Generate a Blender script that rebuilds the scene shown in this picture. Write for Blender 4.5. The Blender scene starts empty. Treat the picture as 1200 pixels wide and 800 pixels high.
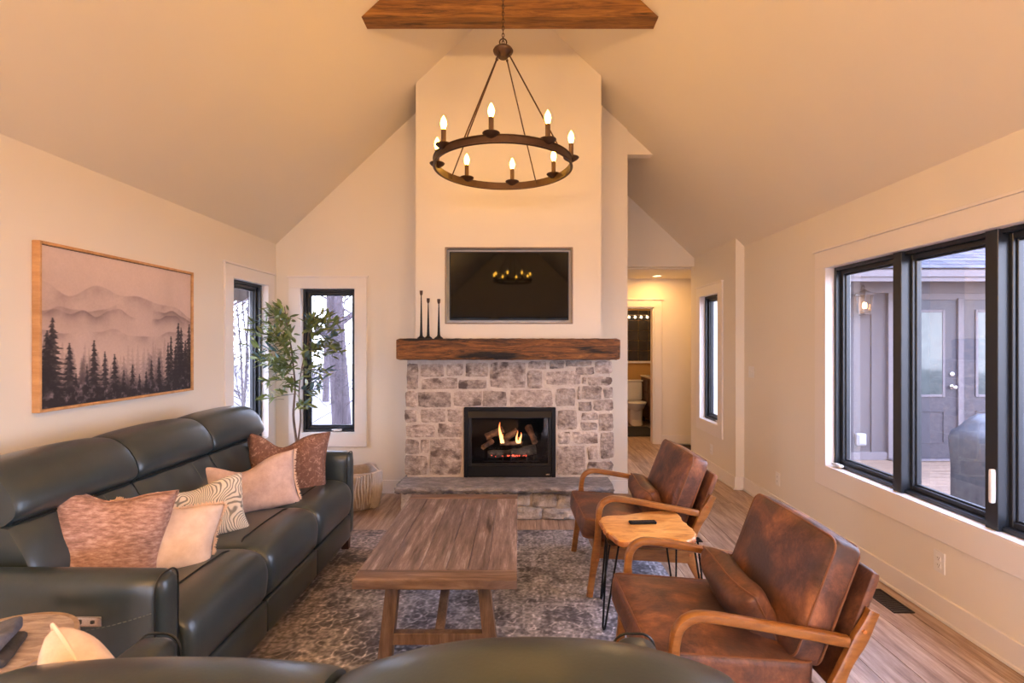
import bpy, bmesh, math, random
import numpy as np
from mathutils import Vector, Matrix, Euler

S = bpy.context.scene
C = S.collection
R = math.radians
rnd = random.Random(7)

# ------------------------------------------------------------------ camera
cam_d = bpy.data.cameras.new('camera'); cam = bpy.data.objects.new('camera', cam_d); C.objects.link(cam)
cam.location = (0, 0, 1.55); cam.rotation_euler = (R(90), 0, 0)
cam_d.sensor_width = 36; cam_d.lens = 18.0
cam_d.shift_x = -8/1200; cam_d.clip_start = 0.02
cam_d.dof.use_dof = True; cam_d.dof.focus_distance = 3.8; cam_d.dof.aperture_fstop = 5.0
S.camera = cam

# ------------------------------------------------------------------ world, lights, exposure
w = bpy.data.worlds.new('overcast_sky'); S.world = w; w.use_nodes = True
nt = w.node_tree; nt.nodes.clear()
wo = nt.nodes.new('ShaderNodeOutputWorld'); bg = nt.nodes.new('ShaderNodeBackground')
tc = nt.nodes.new('ShaderNodeTexCoord'); sx = nt.nodes.new('ShaderNodeSeparateXYZ'); cr = nt.nodes.new('ShaderNodeValToRGB')
cr.color_ramp.elements[0].color = (0.74, 0.79, 1.0, 1); cr.color_ramp.elements[1].color = (0.46, 0.58, 1.0, 1)
nt.links.new(tc.outputs['Generated'], sx.inputs[0]); nt.links.new(sx.outputs['Z'], cr.inputs[0])
nt.links.new(cr.outputs[0], bg.inputs[0]); nt.links.new(bg.outputs[0], wo.inputs[0])
bg.inputs[1].default_value = 12.0

def area(name, loc, rot, sx_, sy_, power, col, portal=False, shape='RECTANGLE'):
    l = bpy.data.lights.new(name, 'AREA'); l.shape = shape; l.size = sx_
    if shape == 'RECTANGLE': l.size_y = sy_
    l.energy = power; l.color = col
    if portal: l.cycles.is_portal = True
    o = bpy.data.objects.new(name, l); C.objects.link(o); o.location = loc; o.rotation_euler = rot
    return o
WARM = (1.0, 0.60, 0.27)
# portals in the windows (they only guide the sky's own light)
area('window_portal', (2.50, 2.90, 1.36), (0, R(90), 0), 1.6, 2.1, 1, (1, 1, 1), True)
area('window_portal', (-2.62, 4.74, 1.36), (0, R(-90), 0), 1.6, 0.7, 1, (1, 1, 1), True)
area('window_portal', (-1.95, 5.38, 1.36), (R(-90), 0, 0), 0.7, 1.6, 1, (1, 1, 1), True)
area('window_portal', (0.0, -5.97, 1.2), (R(90), 0, 0), 4.3, 2.3, 1, (1, 1, 1), True)
area('window_portal', (2.50, -1.60, 1.25), (0, R(90), 0), 2.0, 2.7, 1, (1, 1, 1), True)
area('window_portal', (-2.62, -1.90, 1.25), (0, R(-90), 0), 2.0, 2.3, 1, (1, 1, 1), True)
# unseen warm fill lights added behind the camera
for lx in (-1.9, 1.8):      # added pair aimed at the ceiling, without lamp bodies
    area('added_fill_uplight', (lx, -1.6, 1.85), (R(180), 0, 0), 0.70, 0.70, 172, (1.0, 0.57, 0.19), shape='DISK')

S.view_settings.view_transform = 'Standard'; S.view_settings.look = 'None'
S.view_settings.gamma = 1.0; S.view_settings.use_curve_mapping = False
S.view_settings.exposure = 0.24
S.cycles.use_denoising = True
S.cycles.max_bounces = 8; S.cycles.diffuse_bounces = 5; S.cycles.transparent_max_bounces = 16
S.cycles.sample_clamp_indirect = 16.0
S.cycles.caustics_reflective = False; S.cycles.caustics_refractive = False

# ------------------------------------------------------------------ colours and materials
def lin(c):
    c = c/255.0
    return c/12.92 if c <= 0.04045 else ((c+0.055)/1.055)**2.4
def rgb(r, g, b): return (lin(r), lin(g), lin(b), 1.0)

def base_mat(name):
    m = bpy.data.materials.new(name); m.use_nodes = True
    n = m.node_tree.nodes; return m, m.node_tree, n['Principled BSDF']

def plain(name, c, rough=0.6, metal=0.0, noise=0.06, scale=8.0, bump=0.0, bscale=60.0, coat=0.0, spec=0.5, sheen=0.0):
    """one colour with slight procedural variation and relief"""
    m, t, b = base_mat(name); N = t.nodes; L = t.links
    tc = N.new('ShaderNodeTexCoord'); nz = N.new('ShaderNodeTexNoise'); nz.inputs['Scale'].default_value = scale; nz.inputs['Detail'].default_value = 4
    L.new(tc.outputs['Object'], nz.inputs['Vector'])
    mx = N.new('ShaderNodeMix'); mx.data_type = 'RGBA'
    mx.inputs[6].default_value = tuple(max(0, v*(1-noise*2)) for v in c[:3])+(1,)
    mx.inputs[7].default_value = tuple(min(1, v*(1+noise*2)) for v in c[:3])+(1,)
    L.new(nz.outputs['Fac'], mx.inputs[0]); L.new(mx.outputs[2], b.inputs['Base Color'])
    b.inputs['Roughness'].default_value = rough; b.inputs['Metallic'].default_value = metal
    b.inputs['Coat Weight'].default_value = coat; b.inputs['Specular IOR Level'].default_value = spec
    b.inputs['Sheen Weight'].default_value = sheen
    if bump:
        n2 = N.new('ShaderNodeTexNoise'); n2.inputs['Scale'].default_value = bscale; n2.inputs['Detail'].default_value = 5
        L.new(tc.outputs['Object'], n2.inputs['Vector'])
        bp = N.new('ShaderNodeBump'); bp.inputs['Strength'].default_value = bump; bp.inputs['Distance'].default_value = 0.004
        L.new(n2.outputs['Fac'], bp.inputs['Height']); L.new(bp.outputs[0], b.inputs['Normal'])
    return m

def mottled(name, stops, rough=(0.4, 0.6), scale=4.0, detail=8, bump=0.3, bscale=40, stretch=(1, 1, 1), rand=0.0, dist=0.004, distort=0.0, coat=0.0, dark=None, nrough=0.66):
    """colour ramp over stretched noise; rand varies the tone from object to object"""
    m, t, b = base_mat(name); N = t.nodes; L = t.links
    tc = N.new('ShaderNodeTexCoord'); mp = N.new('ShaderNodeMapping'); mp.inputs['Scale'].default_value = stretch
    oi = N.new('ShaderNodeObjectInfo'); ml = N.new('ShaderNodeMath'); ml.operation = 'MULTIPLY'; ml.inputs[1].default_value = 37.0
    cb = N.new('ShaderNodeCombineXYZ')
    L.new(oi.outputs['Random'], ml.inputs[0])
    for i in range(3): L.new(ml.outputs[0], cb.inputs[i])
    L.new(cb.outputs[0], mp.inputs['Location']); L.new(tc.outputs['Object'], mp.inputs['Vector'])
    nz = N.new('ShaderNodeTexNoise'); nz.inputs['Scale'].default_value = scale; nz.inputs['Detail'].default_value = detail
    nz.inputs['Roughness'].default_value = nrough; nz.inputs['Distortion'].default_value = distort
    L.new(mp.outputs[0], nz.inputs['Vector'])
    rp = N.new('ShaderNodeValToRGB'); e = rp.color_ramp.elements
    e[0].position = stops[0][0]; e[0].color = stops[0][1]; e[1].position = stops[-1][0]; e[1].color = stops[-1][1]
    for p, c in stops[1:-1]:
        x = e.new(p); x.color = c
    L.new(nz.outputs['Fac'], rp.inputs[0]); col = rp.outputs[0]
    if dark:
        n3 = N.new('ShaderNodeTexNoise'); n3.inputs['Scale'].default_value = dark[1]; n3.inputs['Detail'].default_value = 6
        L.new(mp.outputs[0], n3.inputs['Vector'])
        r3 = N.new('ShaderNodeValToRGB'); r3.color_ramp.elements[0].position = dark[2]; r3.color_ramp.elements[1].position = dark[2]+0.10
        L.new(n3.outputs['Fac'], r3.inputs[0])
        m3 = N.new('ShaderNodeMix'); m3.data_type = 'RGBA'; m3.inputs[7].default_value = dark[0]
        L.new(r3.outputs[0], m3.inputs[0]); L.new(col, m3.inputs[6]); col = m3.outputs[2]
    if rand:
        hs = N.new('ShaderNodeHueSaturation'); mr = N.new('ShaderNodeMapRange')
        mr.inputs['To Min'].default_value = 1-rand; mr.inputs['To Max'].default_value = 1+rand
        L.new(oi.outputs['Random'], mr.inputs['Value']); L.new(mr.outputs[0], hs.inputs['Value']); L.new(col, hs.inputs['Color']); col = hs.outputs[0]
    L.new(col, b.inputs['Base Color'])
    mr2 = N.new('ShaderNodeMapRange'); mr2.inputs['To Min'].default_value = rough[0]; mr2.inputs['To Max'].default_value = rough[1]
    L.new(nz.outputs['Fac'], mr2.inputs['Value']); L.new(mr2.outputs[0], b.inputs['Roughness'])
    b.inputs['Coat Weight'].default_value = coat; b.inputs['Coat Roughness'].default_value = 0.28
    n2 = N.new('ShaderNodeTexNoise'); n2.inputs['Scale'].default_value = bscale; n2.inputs['Detail'].default_value = 6
    L.new(mp.outputs[0], n2.inputs['Vector'])
    bp = N.new('ShaderNodeBump'); bp.inputs['Strength'].default_value = bump; bp.inputs['Distance'].default_value = dist
    L.new(n2.outputs['Fac'], bp.inputs['Height']); L.new(bp.outputs[0], b.inputs['Normal'])
    return m

def emit(name, c, s):
    m, t, b = base_mat(name)
    b.inputs['Base Color'].default_value = c; b.inputs['Emission Color'].default_value = c; b.inputs['Emission Strength'].default_value = s
    return m

def thin_glass(name, tint=(1, 1, 1, 1), k=0.09):
    m = bpy.data.materials.new(name); m.use_nodes = True; t = m.node_tree; t.nodes.clear(); N = t.nodes; L = t.links
    o = N.new('ShaderNodeOutputMaterial'); mx = N.new('ShaderNodeMixShader'); tr = N.new('ShaderNodeBsdfTransparent'); gl = N.new('ShaderNodeBsdfGlossy')
    gl.inputs['Roughness'].default_value = 0.0; tr.inputs[0].default_value = tint
    lw = N.new('ShaderNodeLayerWeight'); lw.inputs[0].default_value = 0.25
    mm = N.new('ShaderNodeMath'); mm.operation = 'MULTIPLY_ADD'; mm.inputs[1].default_value = 0.22; mm.inputs[2].default_value = k*0.3
    L.new(lw.outputs['Fresnel'], mm.inputs[0]); L.new(mm.outputs[0], mx.inputs[0]); L.new(tr.outputs[0], mx.inputs[1]); L.new(gl.outputs[0], mx.inputs[2]); L.new(mx.outputs[0], o.inputs[0])
    return m

def attr_mat(name, rough=0.9, bump=0.0, bscale=300, sheen=0.0, stretch=(1, 1, 1)):
    m, t, b = base_mat(name); N = t.nodes; L = t.links
    a = N.new('ShaderNodeAttribute'); a.attribute_name = 'col'
    tc = N.new('ShaderNodeTexCoord'); nz = N.new('ShaderNodeTexNoise'); nz.inputs['Scale'].default_value = bscale
    L.new(tc.outputs['Object'], nz.inputs['Vector'])
    L.new(a.outputs['Color'], b.inputs['Base Color']); b.inputs['Roughness'].default_value = rough
    b.inputs['Sheen Weight'].default_value = sheen
    if bump:
        bp = N.new('ShaderNodeBump'); bp.inputs['Strength'].default_value = bump; bp.inputs['Distance'].default_value = 0.003
        L.new(nz.outputs['Fac'], bp.inputs['Height']); L.new(bp.outputs[0], b.inputs['Normal'])
    return m

def wave_cloth(name, ca, cb_, scale, distort, detail=2, rough=0.9, bump=0.4, lo=0.45, hi=0.55, kind='BANDS', rot=(0, 0, 0), dscale=1.2):
    m, t, b = base_mat(name); N = t.nodes; L = t.links
    tc = N.new('ShaderNodeTexCoord'); mp = N.new('ShaderNodeMapping'); mp.inputs['Rotation'].default_value = rot
    wv = N.new('ShaderNodeTexWave'); wv.wave_type = kind; wv.inputs['Scale'].default_value = scale
    wv.inputs['Distortion'].default_value = distort; wv.inputs['Detail'].default_value = detail; wv.inputs['Detail Scale'].default_value = dscale
    L.new(tc.outputs['Object'], mp.inputs[0]); L.new(mp.outputs[0], wv.inputs['Vector'])
    rp = N.new('ShaderNodeValToRGB'); rp.color_ramp.elements[0].position = lo; rp.color_ramp.elements[1].position = hi
    rp.color_ramp.elements[0].color = ca; rp.color_ramp.elements[1].color = cb_
    L.new(wv.outputs['Fac'], rp.inputs[0]); L.new(rp.outputs[0], b.inputs['Base Color'])
    b.inputs['Roughness'].default_value = rough; b.inputs['Sheen Weight'].default_value = 0.3
    bp = N.new('ShaderNodeBump'); bp.inputs['Strength'].default_value = bump; bp.inputs['Distance'].default_value = 0.003
    L.new(wv.outputs['Fac'], bp.inputs['Height']); L.new(bp.outputs[0], b.inputs['Normal'])
    return m

M = {}
M['wall'] = plain('warm_white_wall_paint', (0.78, 0.725, 0.635, 1), 0.75, noise=0.01, scale=2, bump=0.05, bscale=180, spec=0.3)
M['ceiling'] = plain('warm_white_ceiling_paint', (0.81, 0.745, 0.635, 1), 0.85, noise=0.01, scale=2, spec=0.2)
M['trim'] = plain('satin_white_trim_paint', (0.80, 0.75, 0.70, 1), 0.4, noise=0.01, scale=3, spec=0.4)
M['black_frame'] = plain('black_window_aluminium', (0.018, 0.021, 0.026, 1), 0.35, noise=0.05, scale=3)
M['glass'] = thin_glass('window_glass')
M['mantel'] = mottled('rough_sawn_mantel_wood', [(0.34, rgb(30, 18, 10)), (0.44, rgb(86, 52, 26)), (0.56, rgb(132, 84, 42)), (0.72, rgb(174, 120, 68))],
                      (0.5, 0.75), 4.0, 12, 1.0, 12, (1, 5, 8), dist=0.014, distort=0.9, dark=(rgb(18, 11, 8), 2.0, 0.54), nrough=.72)
M['beam'] = mottled('old_ceiling_beam_wood', [(0.30, rgb(62, 38, 16)), (0.43, rgb(112, 72, 32)), (0.56, rgb(144, 98, 46)), (0.75, rgb(176, 128, 70))],
                    (0.5, 0.75), 3.2, 12, 0.6, 16, (0.8, 7, 9), dist=0.006, distort=0.6, dark=(rgb(44, 26, 12), 2.6, 0.59), nrough=.72)
M['stone'] = mottled('split_face_limestone', [(0.30, rgb(92, 78, 72)), (0.43, rgb(146, 130, 120)), (0.56, rgb(182, 166, 154)), (0.72, rgb(216, 204, 194))],
                     (0.8, 0.95), 16.0, 12, 1.0, 30, (1, 1, 1.25), rand=0.2, dist=0.014, dark=(rgb(100, 84, 76), 7.0, 0.57), nrough=.74)
M['pale_stone'] = mottled('pale_rock_face_stone', [(0.3, rgb(116, 106, 102)), (0.45, rgb(180, 172, 166)), (0.7, rgb(230, 224, 220))],
                          (0.8, 0.95), 14.0, 12, 1.0, 22, rand=0.08, dist=0.018, nrough=.74)
M['mortar'] = mottled('pale_lime_mortar', [(0.3, rgb(184, 170, 158)), (0.7, rgb(212, 200, 188))], (0.9, 1), 12, 6, 0.8, 70, dist=0.005)
M['slab'] = mottled('grey_flagstone', [(0.32, rgb(84, 82, 86)), (0.5, rgb(132, 128, 130)), (0.68, rgb(176, 170, 170))], (0.5, 0.8), 11, 12, 0.8, 30, (1, 2, 2), dist=0.008, nrough=.74)
M['leather'] = mottled('dark_green_grey_leather', [(0.3, rgb(36, 47, 51)), (0.7, rgb(52, 64, 68))], (0.28, 0.40), 3, 5, 0.25, 160, dist=0.0015, coat=0.35)
M['leather_seam'] = plain('dark_leather_piping', rgb(26, 30, 30), 0.4)
M['stitch'] = plain('grey_green_stitching', rgb(110, 116, 106), 0.8)
M['suede'] = mottled('distressed_brown_leather', [(0.32, rgb(48, 30, 26)), (0.45, rgb(86, 56, 46)), (0.56, rgb(122, 80, 60)), (0.70, rgb(168, 112, 78))],
                     (0.36, 0.6), 5.0, 12, 0.5, 60, dist=0.003, distort=0.4, dark=(rgb(74, 56, 54), 3.0, 0.52), nrough=.74)
M['suede_seam'] = plain('brown_leather_piping', rgb(120, 78, 54), 0.5)
M['chair_wood'] = mottled('honey_walnut_chair_wood', [(0.3, rgb(112, 70, 32)), (0.5, rgb(148, 98, 48)), (0.75, rgb(178, 126, 68))], (0.28, 0.4), 3, 6, 0.08, 60, (2, 8, 8), coat=0.3)
M['table_wood'] = mottled('weathered_table_plank', [(0.32, rgb(64, 48, 44)), (0.43, rgb(104, 88, 84)), (0.55, rgb(134, 116, 112)), (0.68, rgb(186, 174, 172))],
                          (0.38, 0.6), 4.0, 13, 0.5, 24, (8, 0.7, 6), rand=0.2, dist=0.003, distort=0.1, dark=(rgb(66, 46, 38), 2.4, 0.60), nrough=.74)
M['table_leg'] = mottled('weathered_table_leg_wood', [(0.3, rgb(72, 54, 44)), (0.5, rgb(106, 84, 70)), (0.75, rgb(140, 118, 102))], (0.5, 0.7), 4, 10, 0.4, 24, (7, 7, 1), rand=0.1, nrough=.72)
M['slab_wood'] = mottled('golden_live_edge_wood', [(0.28, rgb(150, 88, 36)), (0.45, rgb(206, 144, 74)), (0.65, rgb(232, 180, 106))], (0.3, 0.45), 3.4, 9, 0.12, 40, (2, 6, 3), distort=1.2, coat=0.3)
M['bark_edge'] = mottled('live_edge_bark', [(0.3, rgb(130, 70, 34)), (0.55, rgb(190, 120, 66)), (0.75, rgb(214, 170, 130))], (0.5, 0.7), 14, 8, 0.8, 40, dist=0.006)
M['black_metal'] = plain('black_wrought_metal', (0.012, 0.012, 0.013, 1), 0.4, 0.6)
M['bronze'] = plain('oil_rubbed_bronze', rgb(78, 56, 42), 0.42, 0.55, noise=0.12, scale=30)
M['candle'] = plain('brown_candle_sleeve', rgb(92, 66, 46), 0.5, 0.2)
M['bulb'] = emit('lit_bulb', (1.0, 0.49, 0.05, 1), 74.0)
M['floor'] = mottled('oak_floor_plank', [(0.30, rgb(110, 86, 72)), (0.43, rgb(150, 124, 106)), (0.56, rgb(182, 158, 140)), (0.72, rgb(212, 192, 176))],
                     (0.28, 0.46), 3.4, 12, 0.2, 40, (7, 0.6, 5), rand=0.14, distort=0.2, dark=(rgb(104, 78, 62), 1.4, 0.64), nrough=.7)
M['subfloor'] = plain('dark_subfloor', rgb(48, 32, 22), 0.9)
M['tv'] = plain('black_gloss_screen', (0.003, 0.003, 0.003, 1), 0.03, noise=0, spec=0.22)
M['tv_bezel'] = plain('dark_screen_bezel', (0.012, 0.011, 0.011, 1), 0.45, spec=0.3)
M['black'] = plain('matt_black_steel', (0.008, 0.008, 0.009, 1), 0.55, spec=0.2)
M['fire_in'] = plain('sooty_firebox_lining', (0.008, 0.008, 0.008, 1), 0.9, bump=0.5, bscale=20, spec=0.1)
M['log'] = mottled('ceramic_fire_log', [(0.3, rgb(50, 34, 26)), (0.5, rgb(120, 86, 64)), (0.7, rgb(170, 130, 100))], (0.8, 0.95), 10, 8, 0.8, 40, dist=0.008)
M['char'] = mottled('charred_log', [(0.35, rgb(28, 26, 25)), (0.6, rgb(80, 76, 72)), (0.75, rgb(130, 124, 118))], (0.8, 0.95), 14, 8, 0.9, 40, dist=0.01)
M['ember'] = emit('glowing_ember', (1.0, 0.10, 0.05, 1), 2.2)
M['white_plastic'] = plain('white_plastic', (0.80, 0.78, 0.75, 1), 0.35, noise=0)
M['slot'] = plain('dark_slot', (0.05, 0.04, 0.035, 1), 0.6)
M['chrome'] = plain('brushed_nickel', (0.62, 0.58, 0.55, 1), 0.25, 1.0, noise=0.02)
M['frame_oak'] = mottled('pale_oak_frame', [(0.3, rgb(178, 128, 78)), (0.7, rgb(214, 166, 112))], (0.45, 0.6), 4, 6, 0.1, 50, (1, 6, 6))
M['leaf'] = mottled('olive_green_leaf', [(0.3, rgb(104, 118, 58)), (0.5, rgb(140, 154, 88)), (0.75, rgb(190, 200, 136))], (0.35, 0.5), 5, 3, 0.1, 40, rand=0.4)
M['leaf_blue'] = mottled('blue_green_leaf', [(0.3, rgb(60, 88, 92)), (0.5, rgb(96, 128, 134)), (0.75, rgb(150, 176, 180))], (0.35, 0.5), 5, 3, 0.1, 40, rand=0.35)
M['trunk'] = mottled('grey_brown_stem', [(0.3, rgb(84, 66, 56)), (0.7, rgb(150, 130, 114))], (0.8, 0.9), 14, 6, 0.5, 50, (1, 1, 0.3))
M['bark'] = mottled('grey_winter_bark', [(0.3, rgb(66, 56, 58)), (0.7, rgb(104, 92, 96))], (0.9, 1), 5, 8, 0.8, 12, (3, 3, 0.6), dist=0.03)
M['rust_cloth'] = mottled('dusty_terracotta_cloth', [(0.36, rgb(138, 104, 92)), (0.5, rgb(168, 130, 116)), (0.64, rgb(196, 164, 150))], (0.85, 0.95), 30, 8, 0.8, 70, (1, 1, 3), dist=0.004)
M['brown_cloth'] = mottled('brown_embroidered_cloth', [(0.46, rgb(118, 84, 70)), (0.56, rgb(136, 98, 84)), (0.62, rgb(178, 144, 128))], (0.85, 0.95), 34, 8, 0.7, 80, dist=0.004, distort=1.5)
M['cream_cloth'] = mottled('cream_linen', [(0.35, rgb(206, 182, 166)), (0.65, rgb(226, 206, 192))], (0.9, 1), 14, 6, 0.5, 200, dist=0.002)
M['pink_cloth'] = mottled('pale_pink_linen', [(0.35, rgb(188, 160, 150)), (0.65, rgb(210, 184, 174))], (0.9, 1), 18, 6, 0.6, 220, dist=0.002)
M['swirl_cloth'] = wave_cloth('cream_cloth_with_grey_swirls', rgb(128, 124, 116), rgb(222, 212, 198), 22, 75.0, 1.5, lo=0.16, hi=0.42, dscale=0.26)
M['fringe'] = plain('cream_thread_fringe', rgb(232, 206, 184), 0.95)
M['basket'] = plain('white_macrame_cord', rgb(204, 194, 186), 0.95, noise=0.1, scale=40, bump=0.4, bscale=120)
M['basket_in'] = plain('tan_wicker', rgb(180, 164, 150), 0.8, noise=0.2, scale=30, bump=0.5)
M['slate_cloth'] = mottled('slate_blue_cloth', [(0.35, rgb(84, 88, 104)), (0.65, rgb(128, 132, 148))], (0.85, 0.95), 9, 6, 0.5, 120)
M['dark_cloth'] = mottled('charcoal_cloth', [(0.35, rgb(52, 52, 56)), (0.65, rgb(84, 84, 90))], (0.85, 0.95), 9, 6, 0.5, 120)
M['limed_wood'] = mottled('limed_round_table_wood', [(0.3, rgb(128, 112, 112)), (0.48, rgb(172, 156, 154)), (0.7, rgb(208, 196, 194))], (0.5, 0.65), 6, 11, 0.3, 30, (1.5, 9, 3), distort=0.2, nrough=.7)
M['limed_rim'] = mottled('limed_round_table_rim_wood', [(0.3, rgb(136, 112, 96)), (0.7, rgb(190, 168, 150))], (0.5, 0.65), 12, 6, 0.3, 30)
M['vent'] = plain('bronze_floor_register', rgb(50, 40, 36), 0.45, 0.5)
# outdoors
M['siding'] = plain('taupe_board_siding', rgb(78, 71, 74), 0.8, noise=0.03, bump=0.1)
M['siding_trim'] = plain('pale_taupe_trim', rgb(100, 91, 94), 0.7, noise=0.02)
M['door_grey'] = plain('dark_aubergine_grey_door', rgb(48, 42, 50), 0.5, noise=0.02)
M['shingle'] = mottled('grey_asphalt_shingle', [(0.3, rgb(46, 46, 56)), (0.7, rgb(78, 78, 92))], (0.9, 1), 30, 4, 0.4, 120, rand=0.32)
M['deck'] = mottled('pale_cedar_deck', [(0.3, rgb(116, 92, 74)), (0.7, rgb(146, 120, 100))], (0.6, 0.8), 3, 7, 0.2, 40, (1, 8, 3), rand=0.10)
M['cover'] = plain('charcoal_grill_cover', rgb(50, 52, 60), 0.36, noise=0.1, scale=4)
M['ground'] = mottled('frosty_leaf_litter', [(0.3, rgb(96, 86, 80)), (0.6, rgb(140, 134, 132)), (0.8, rgb(176, 174, 178))], (0.9, 1), 1.2, 9, 0.5, 6)
M['house_glass'] = plain('dark_reflecting_door_glass', (0.05, 0.06, 0.055, 1), 0.05, noise=0.3, scale=9, spec=0.6)
M['lamp_glow'] = emit('warm_lantern_bulb', (1.0, 0.62, 0.30, 1), 14.0)
M['seeded_glass'] = thin_glass('seeded_lantern_glass', (1.0, 0.93, 0.85, 1), 0.12)
M['mustard'] = plain('mustard_bathroom_paint', rgb(196, 156, 92), 0.8, noise=0.01)
M['porcelain'] = plain('white_porcelain', (0.75, 0.72, 0.66, 1), 0.15, noise=0)
M['vanity'] = mottled('dark_walnut_vanity', [(0.3, rgb(58, 34, 22)), (0.7, rgb(96, 58, 36))], (0.4, 0.55), 5, 5, 0.1, 40, (1, 1, 5))
M['mat_black'] = plain('black_bath_mat_cloth', (0.02, 0.02, 0.022, 1), 0.95, bump=0.6, bscale=200)
M['dark_tile'] = plain('glossy_charcoal_tile', (0.035, 0.035, 0.04, 1), 0.12, noise=0.3, scale=5)
M['flame'] = None
def flame_mat():
    m = bpy.data.materials.new('gas_flame'); m.use_nodes = True; t = m.node_tree; t.nodes.clear(); N = t.nodes; L = t.links
    o = N.new('ShaderNodeOutputMaterial'); e = N.new('ShaderNodeEmission'); tc = N.new('ShaderNodeTexCoord'); s = N.new('ShaderNodeSeparateXYZ'); r = N.new('ShaderNodeValToRGB')
    r.color_ramp.elements[0].color = (1.0, 0.62, 0.22, 1); r.color_ramp.elements[1].color = (0.9, 0.14, 0.02, 1)
    L.new(tc.outputs['Generated'], s.inputs[0]); L.new(s.outputs['Z'], r.inputs[0]); L.new(r.outputs[0], e.inputs[0]); e.inputs[1].default_value = 3.0; L.new(e.outputs[0], o.inputs[0])
    return m
M['flame'] = flame_mat()

# ------------------------------------------------------------------ mesh helpers
class MB:
    def __init__(s): s.v = []; s.f = []
    def add(s, v, f):
        o = len(s.v); s.v += [tuple(p) for p in v]; s.f += [tuple(i+o for i in q) for q in f]; return s
    def xf(s, M4):
        s.v = [tuple(M4 @ Vector(p)) for p in s.v]; return s
    def fn(s, g): s.v = [tuple(g(*p)) for p in s.v]; return s
    def mesh(s, name, sharp=35):
        me = bpy.data.meshes.new(name); me.from_pydata(s.v, [], s.f); me.validate()
        me.polygons.foreach_set('use_smooth', [True]*len(me.polygons))
        me.set_sharp_from_angle(angle=R(sharp)); me.update(); return me

def tag(o, label=None, cat=None, group=None, kind=None):
    if label: o['label'] = label
    if cat: o['category'] = cat
    if group: o['group'] = group
    if kind: o['kind'] = kind
    return o
def obj(name, mb, mat, parent=None, world=False, sharp=35, loc=None, rot=None):
    if world and parent is not None:
        p = parent; off = Vector((0, 0, 0))
        while p is not None: off += p.location; p = p.parent
        mb.xf(Matrix.Translation(-off))
    me = mb.mesh(name, sharp) if isinstance(mb, MB) else mb
    if mat is not None and not me.materials: me.materials.append(mat)
    o = bpy.data.objects.new(name, me); C.objects.link(o)
    if parent is not None: o.parent = parent
    if loc is not None: o.location = loc
    if rot is not None: o.rotation_euler = rot
    return o
def thing(name, label, cat, loc=(0, 0, 0), rotz=0, group=None, kind=None):
    o = bpy.data.objects.new(name, None); C.objects.link(o); o.empty_display_size = 0.1
    o.location = loc; o.rotation_euler = (0, 0, rotz)
    return tag(o, label, cat, group, kind)
def copy_thing(root, loc, rotz, label, group=None):
    r = root.copy(); C.objects.link(r); r.location = loc; r.rotation_euler = (0, 0, rotz); r['label'] = label
    if group: r['group'] = group
    for ch in list(root.children):
        c = ch.copy(); C.objects.link(c); c.parent = r
        for g in list(ch.children):
            d = g.copy(); C.objects.link(d); d.parent = c
    return r

def bx(x0, x1, y0, y1, z0, z1, b=0.0, mb=None):
    """box with chamfered edges"""
    mb = mb or MB()
    if x0 > x1: x0, x1 = x1, x0
    if y0 > y1: y0, y1 = y1, y0
    if z0 > z1: z0, z1 = z1, z0
    if b <= 0:
        v = [(x, y, z) for z in (z0, z1) for y in (y0, y1) for x in (x0, x1)]
        return mb.add(v, [(0, 2, 3, 1), (4, 5, 7, 6), (0, 1, 5, 4), (2, 6, 7, 3), (0, 4, 6, 2), (1, 3, 7, 5)])
    b = min(b, (x1-x0)*0.45, (y1-y0)*0.45, (z1-z0)*0.45)
    bm = bmesh.new()
    bmesh.ops.create_cube(bm, size=1.0)
    for q in bm.verts:
        q.co = Vector(((x0+x1)/2+q.co.x*(x1-x0), (y0+y1)/2+q.co.y*(y1-y0), (z0+z1)/2+q.co.z*(z1-z0)))
    bmesh.ops.bevel(bm, geom=list(bm.edges), offset=b, segments=2 if b > 0.004 else 1, affect='EDGES', profile=0.6)
    bm.verts.index_update()
    mb.add([q.co[:] for q in bm.verts], [[q.index for q in f.verts] for f in bm.faces]); bm.free()
    return mb

def prism(poly, a0, a1, axis='y', mb=None):
    """polygon in the other two axes, extruded along axis"""
    mb = mb or MB(); n = len(poly)
    def P(u, v, a): return (u, a, v) if axis == 'y' else ((a, u, v) if axis == 'x' else (u, v, a))
    v = [P(u, w_, a0) for u, w_ in poly]+[P(u, w_, a1) for u, w_ in poly]
    f = [tuple(range(n)), tuple(range(2*n-1, n-1, -1))]+[(i, i+n, (i+1) % n+n, (i+1) % n) for i in range(n)]
    return mb.add(v, f)

def catmull(pts, closed=False, n=6):
    pts = [Vector(p) for p in pts]; out = []; N = len(pts)
    rng = range(N) if closed else range(N-1)
    for i in rng:
        if closed: p0, p1, p2, p3 = pts[(i-1) % N], pts[i], pts[(i+1) % N], pts[(i+2) % N]
        else: p0, p1, p2, p3 = pts[max(i-1, 0)], pts[i], pts[i+1], pts[min(i+2, N-1)]
        for k in range(n):
            t = k/n
            out.append(0.5*((2*p1)+(p2-p0)*t+(2*p0-5*p1+4*p2-p3)*t*t+(3*p1-p0-3*p2+p3)*t**3))
    if not closed: out.append(pts[-1])
    return out

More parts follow.
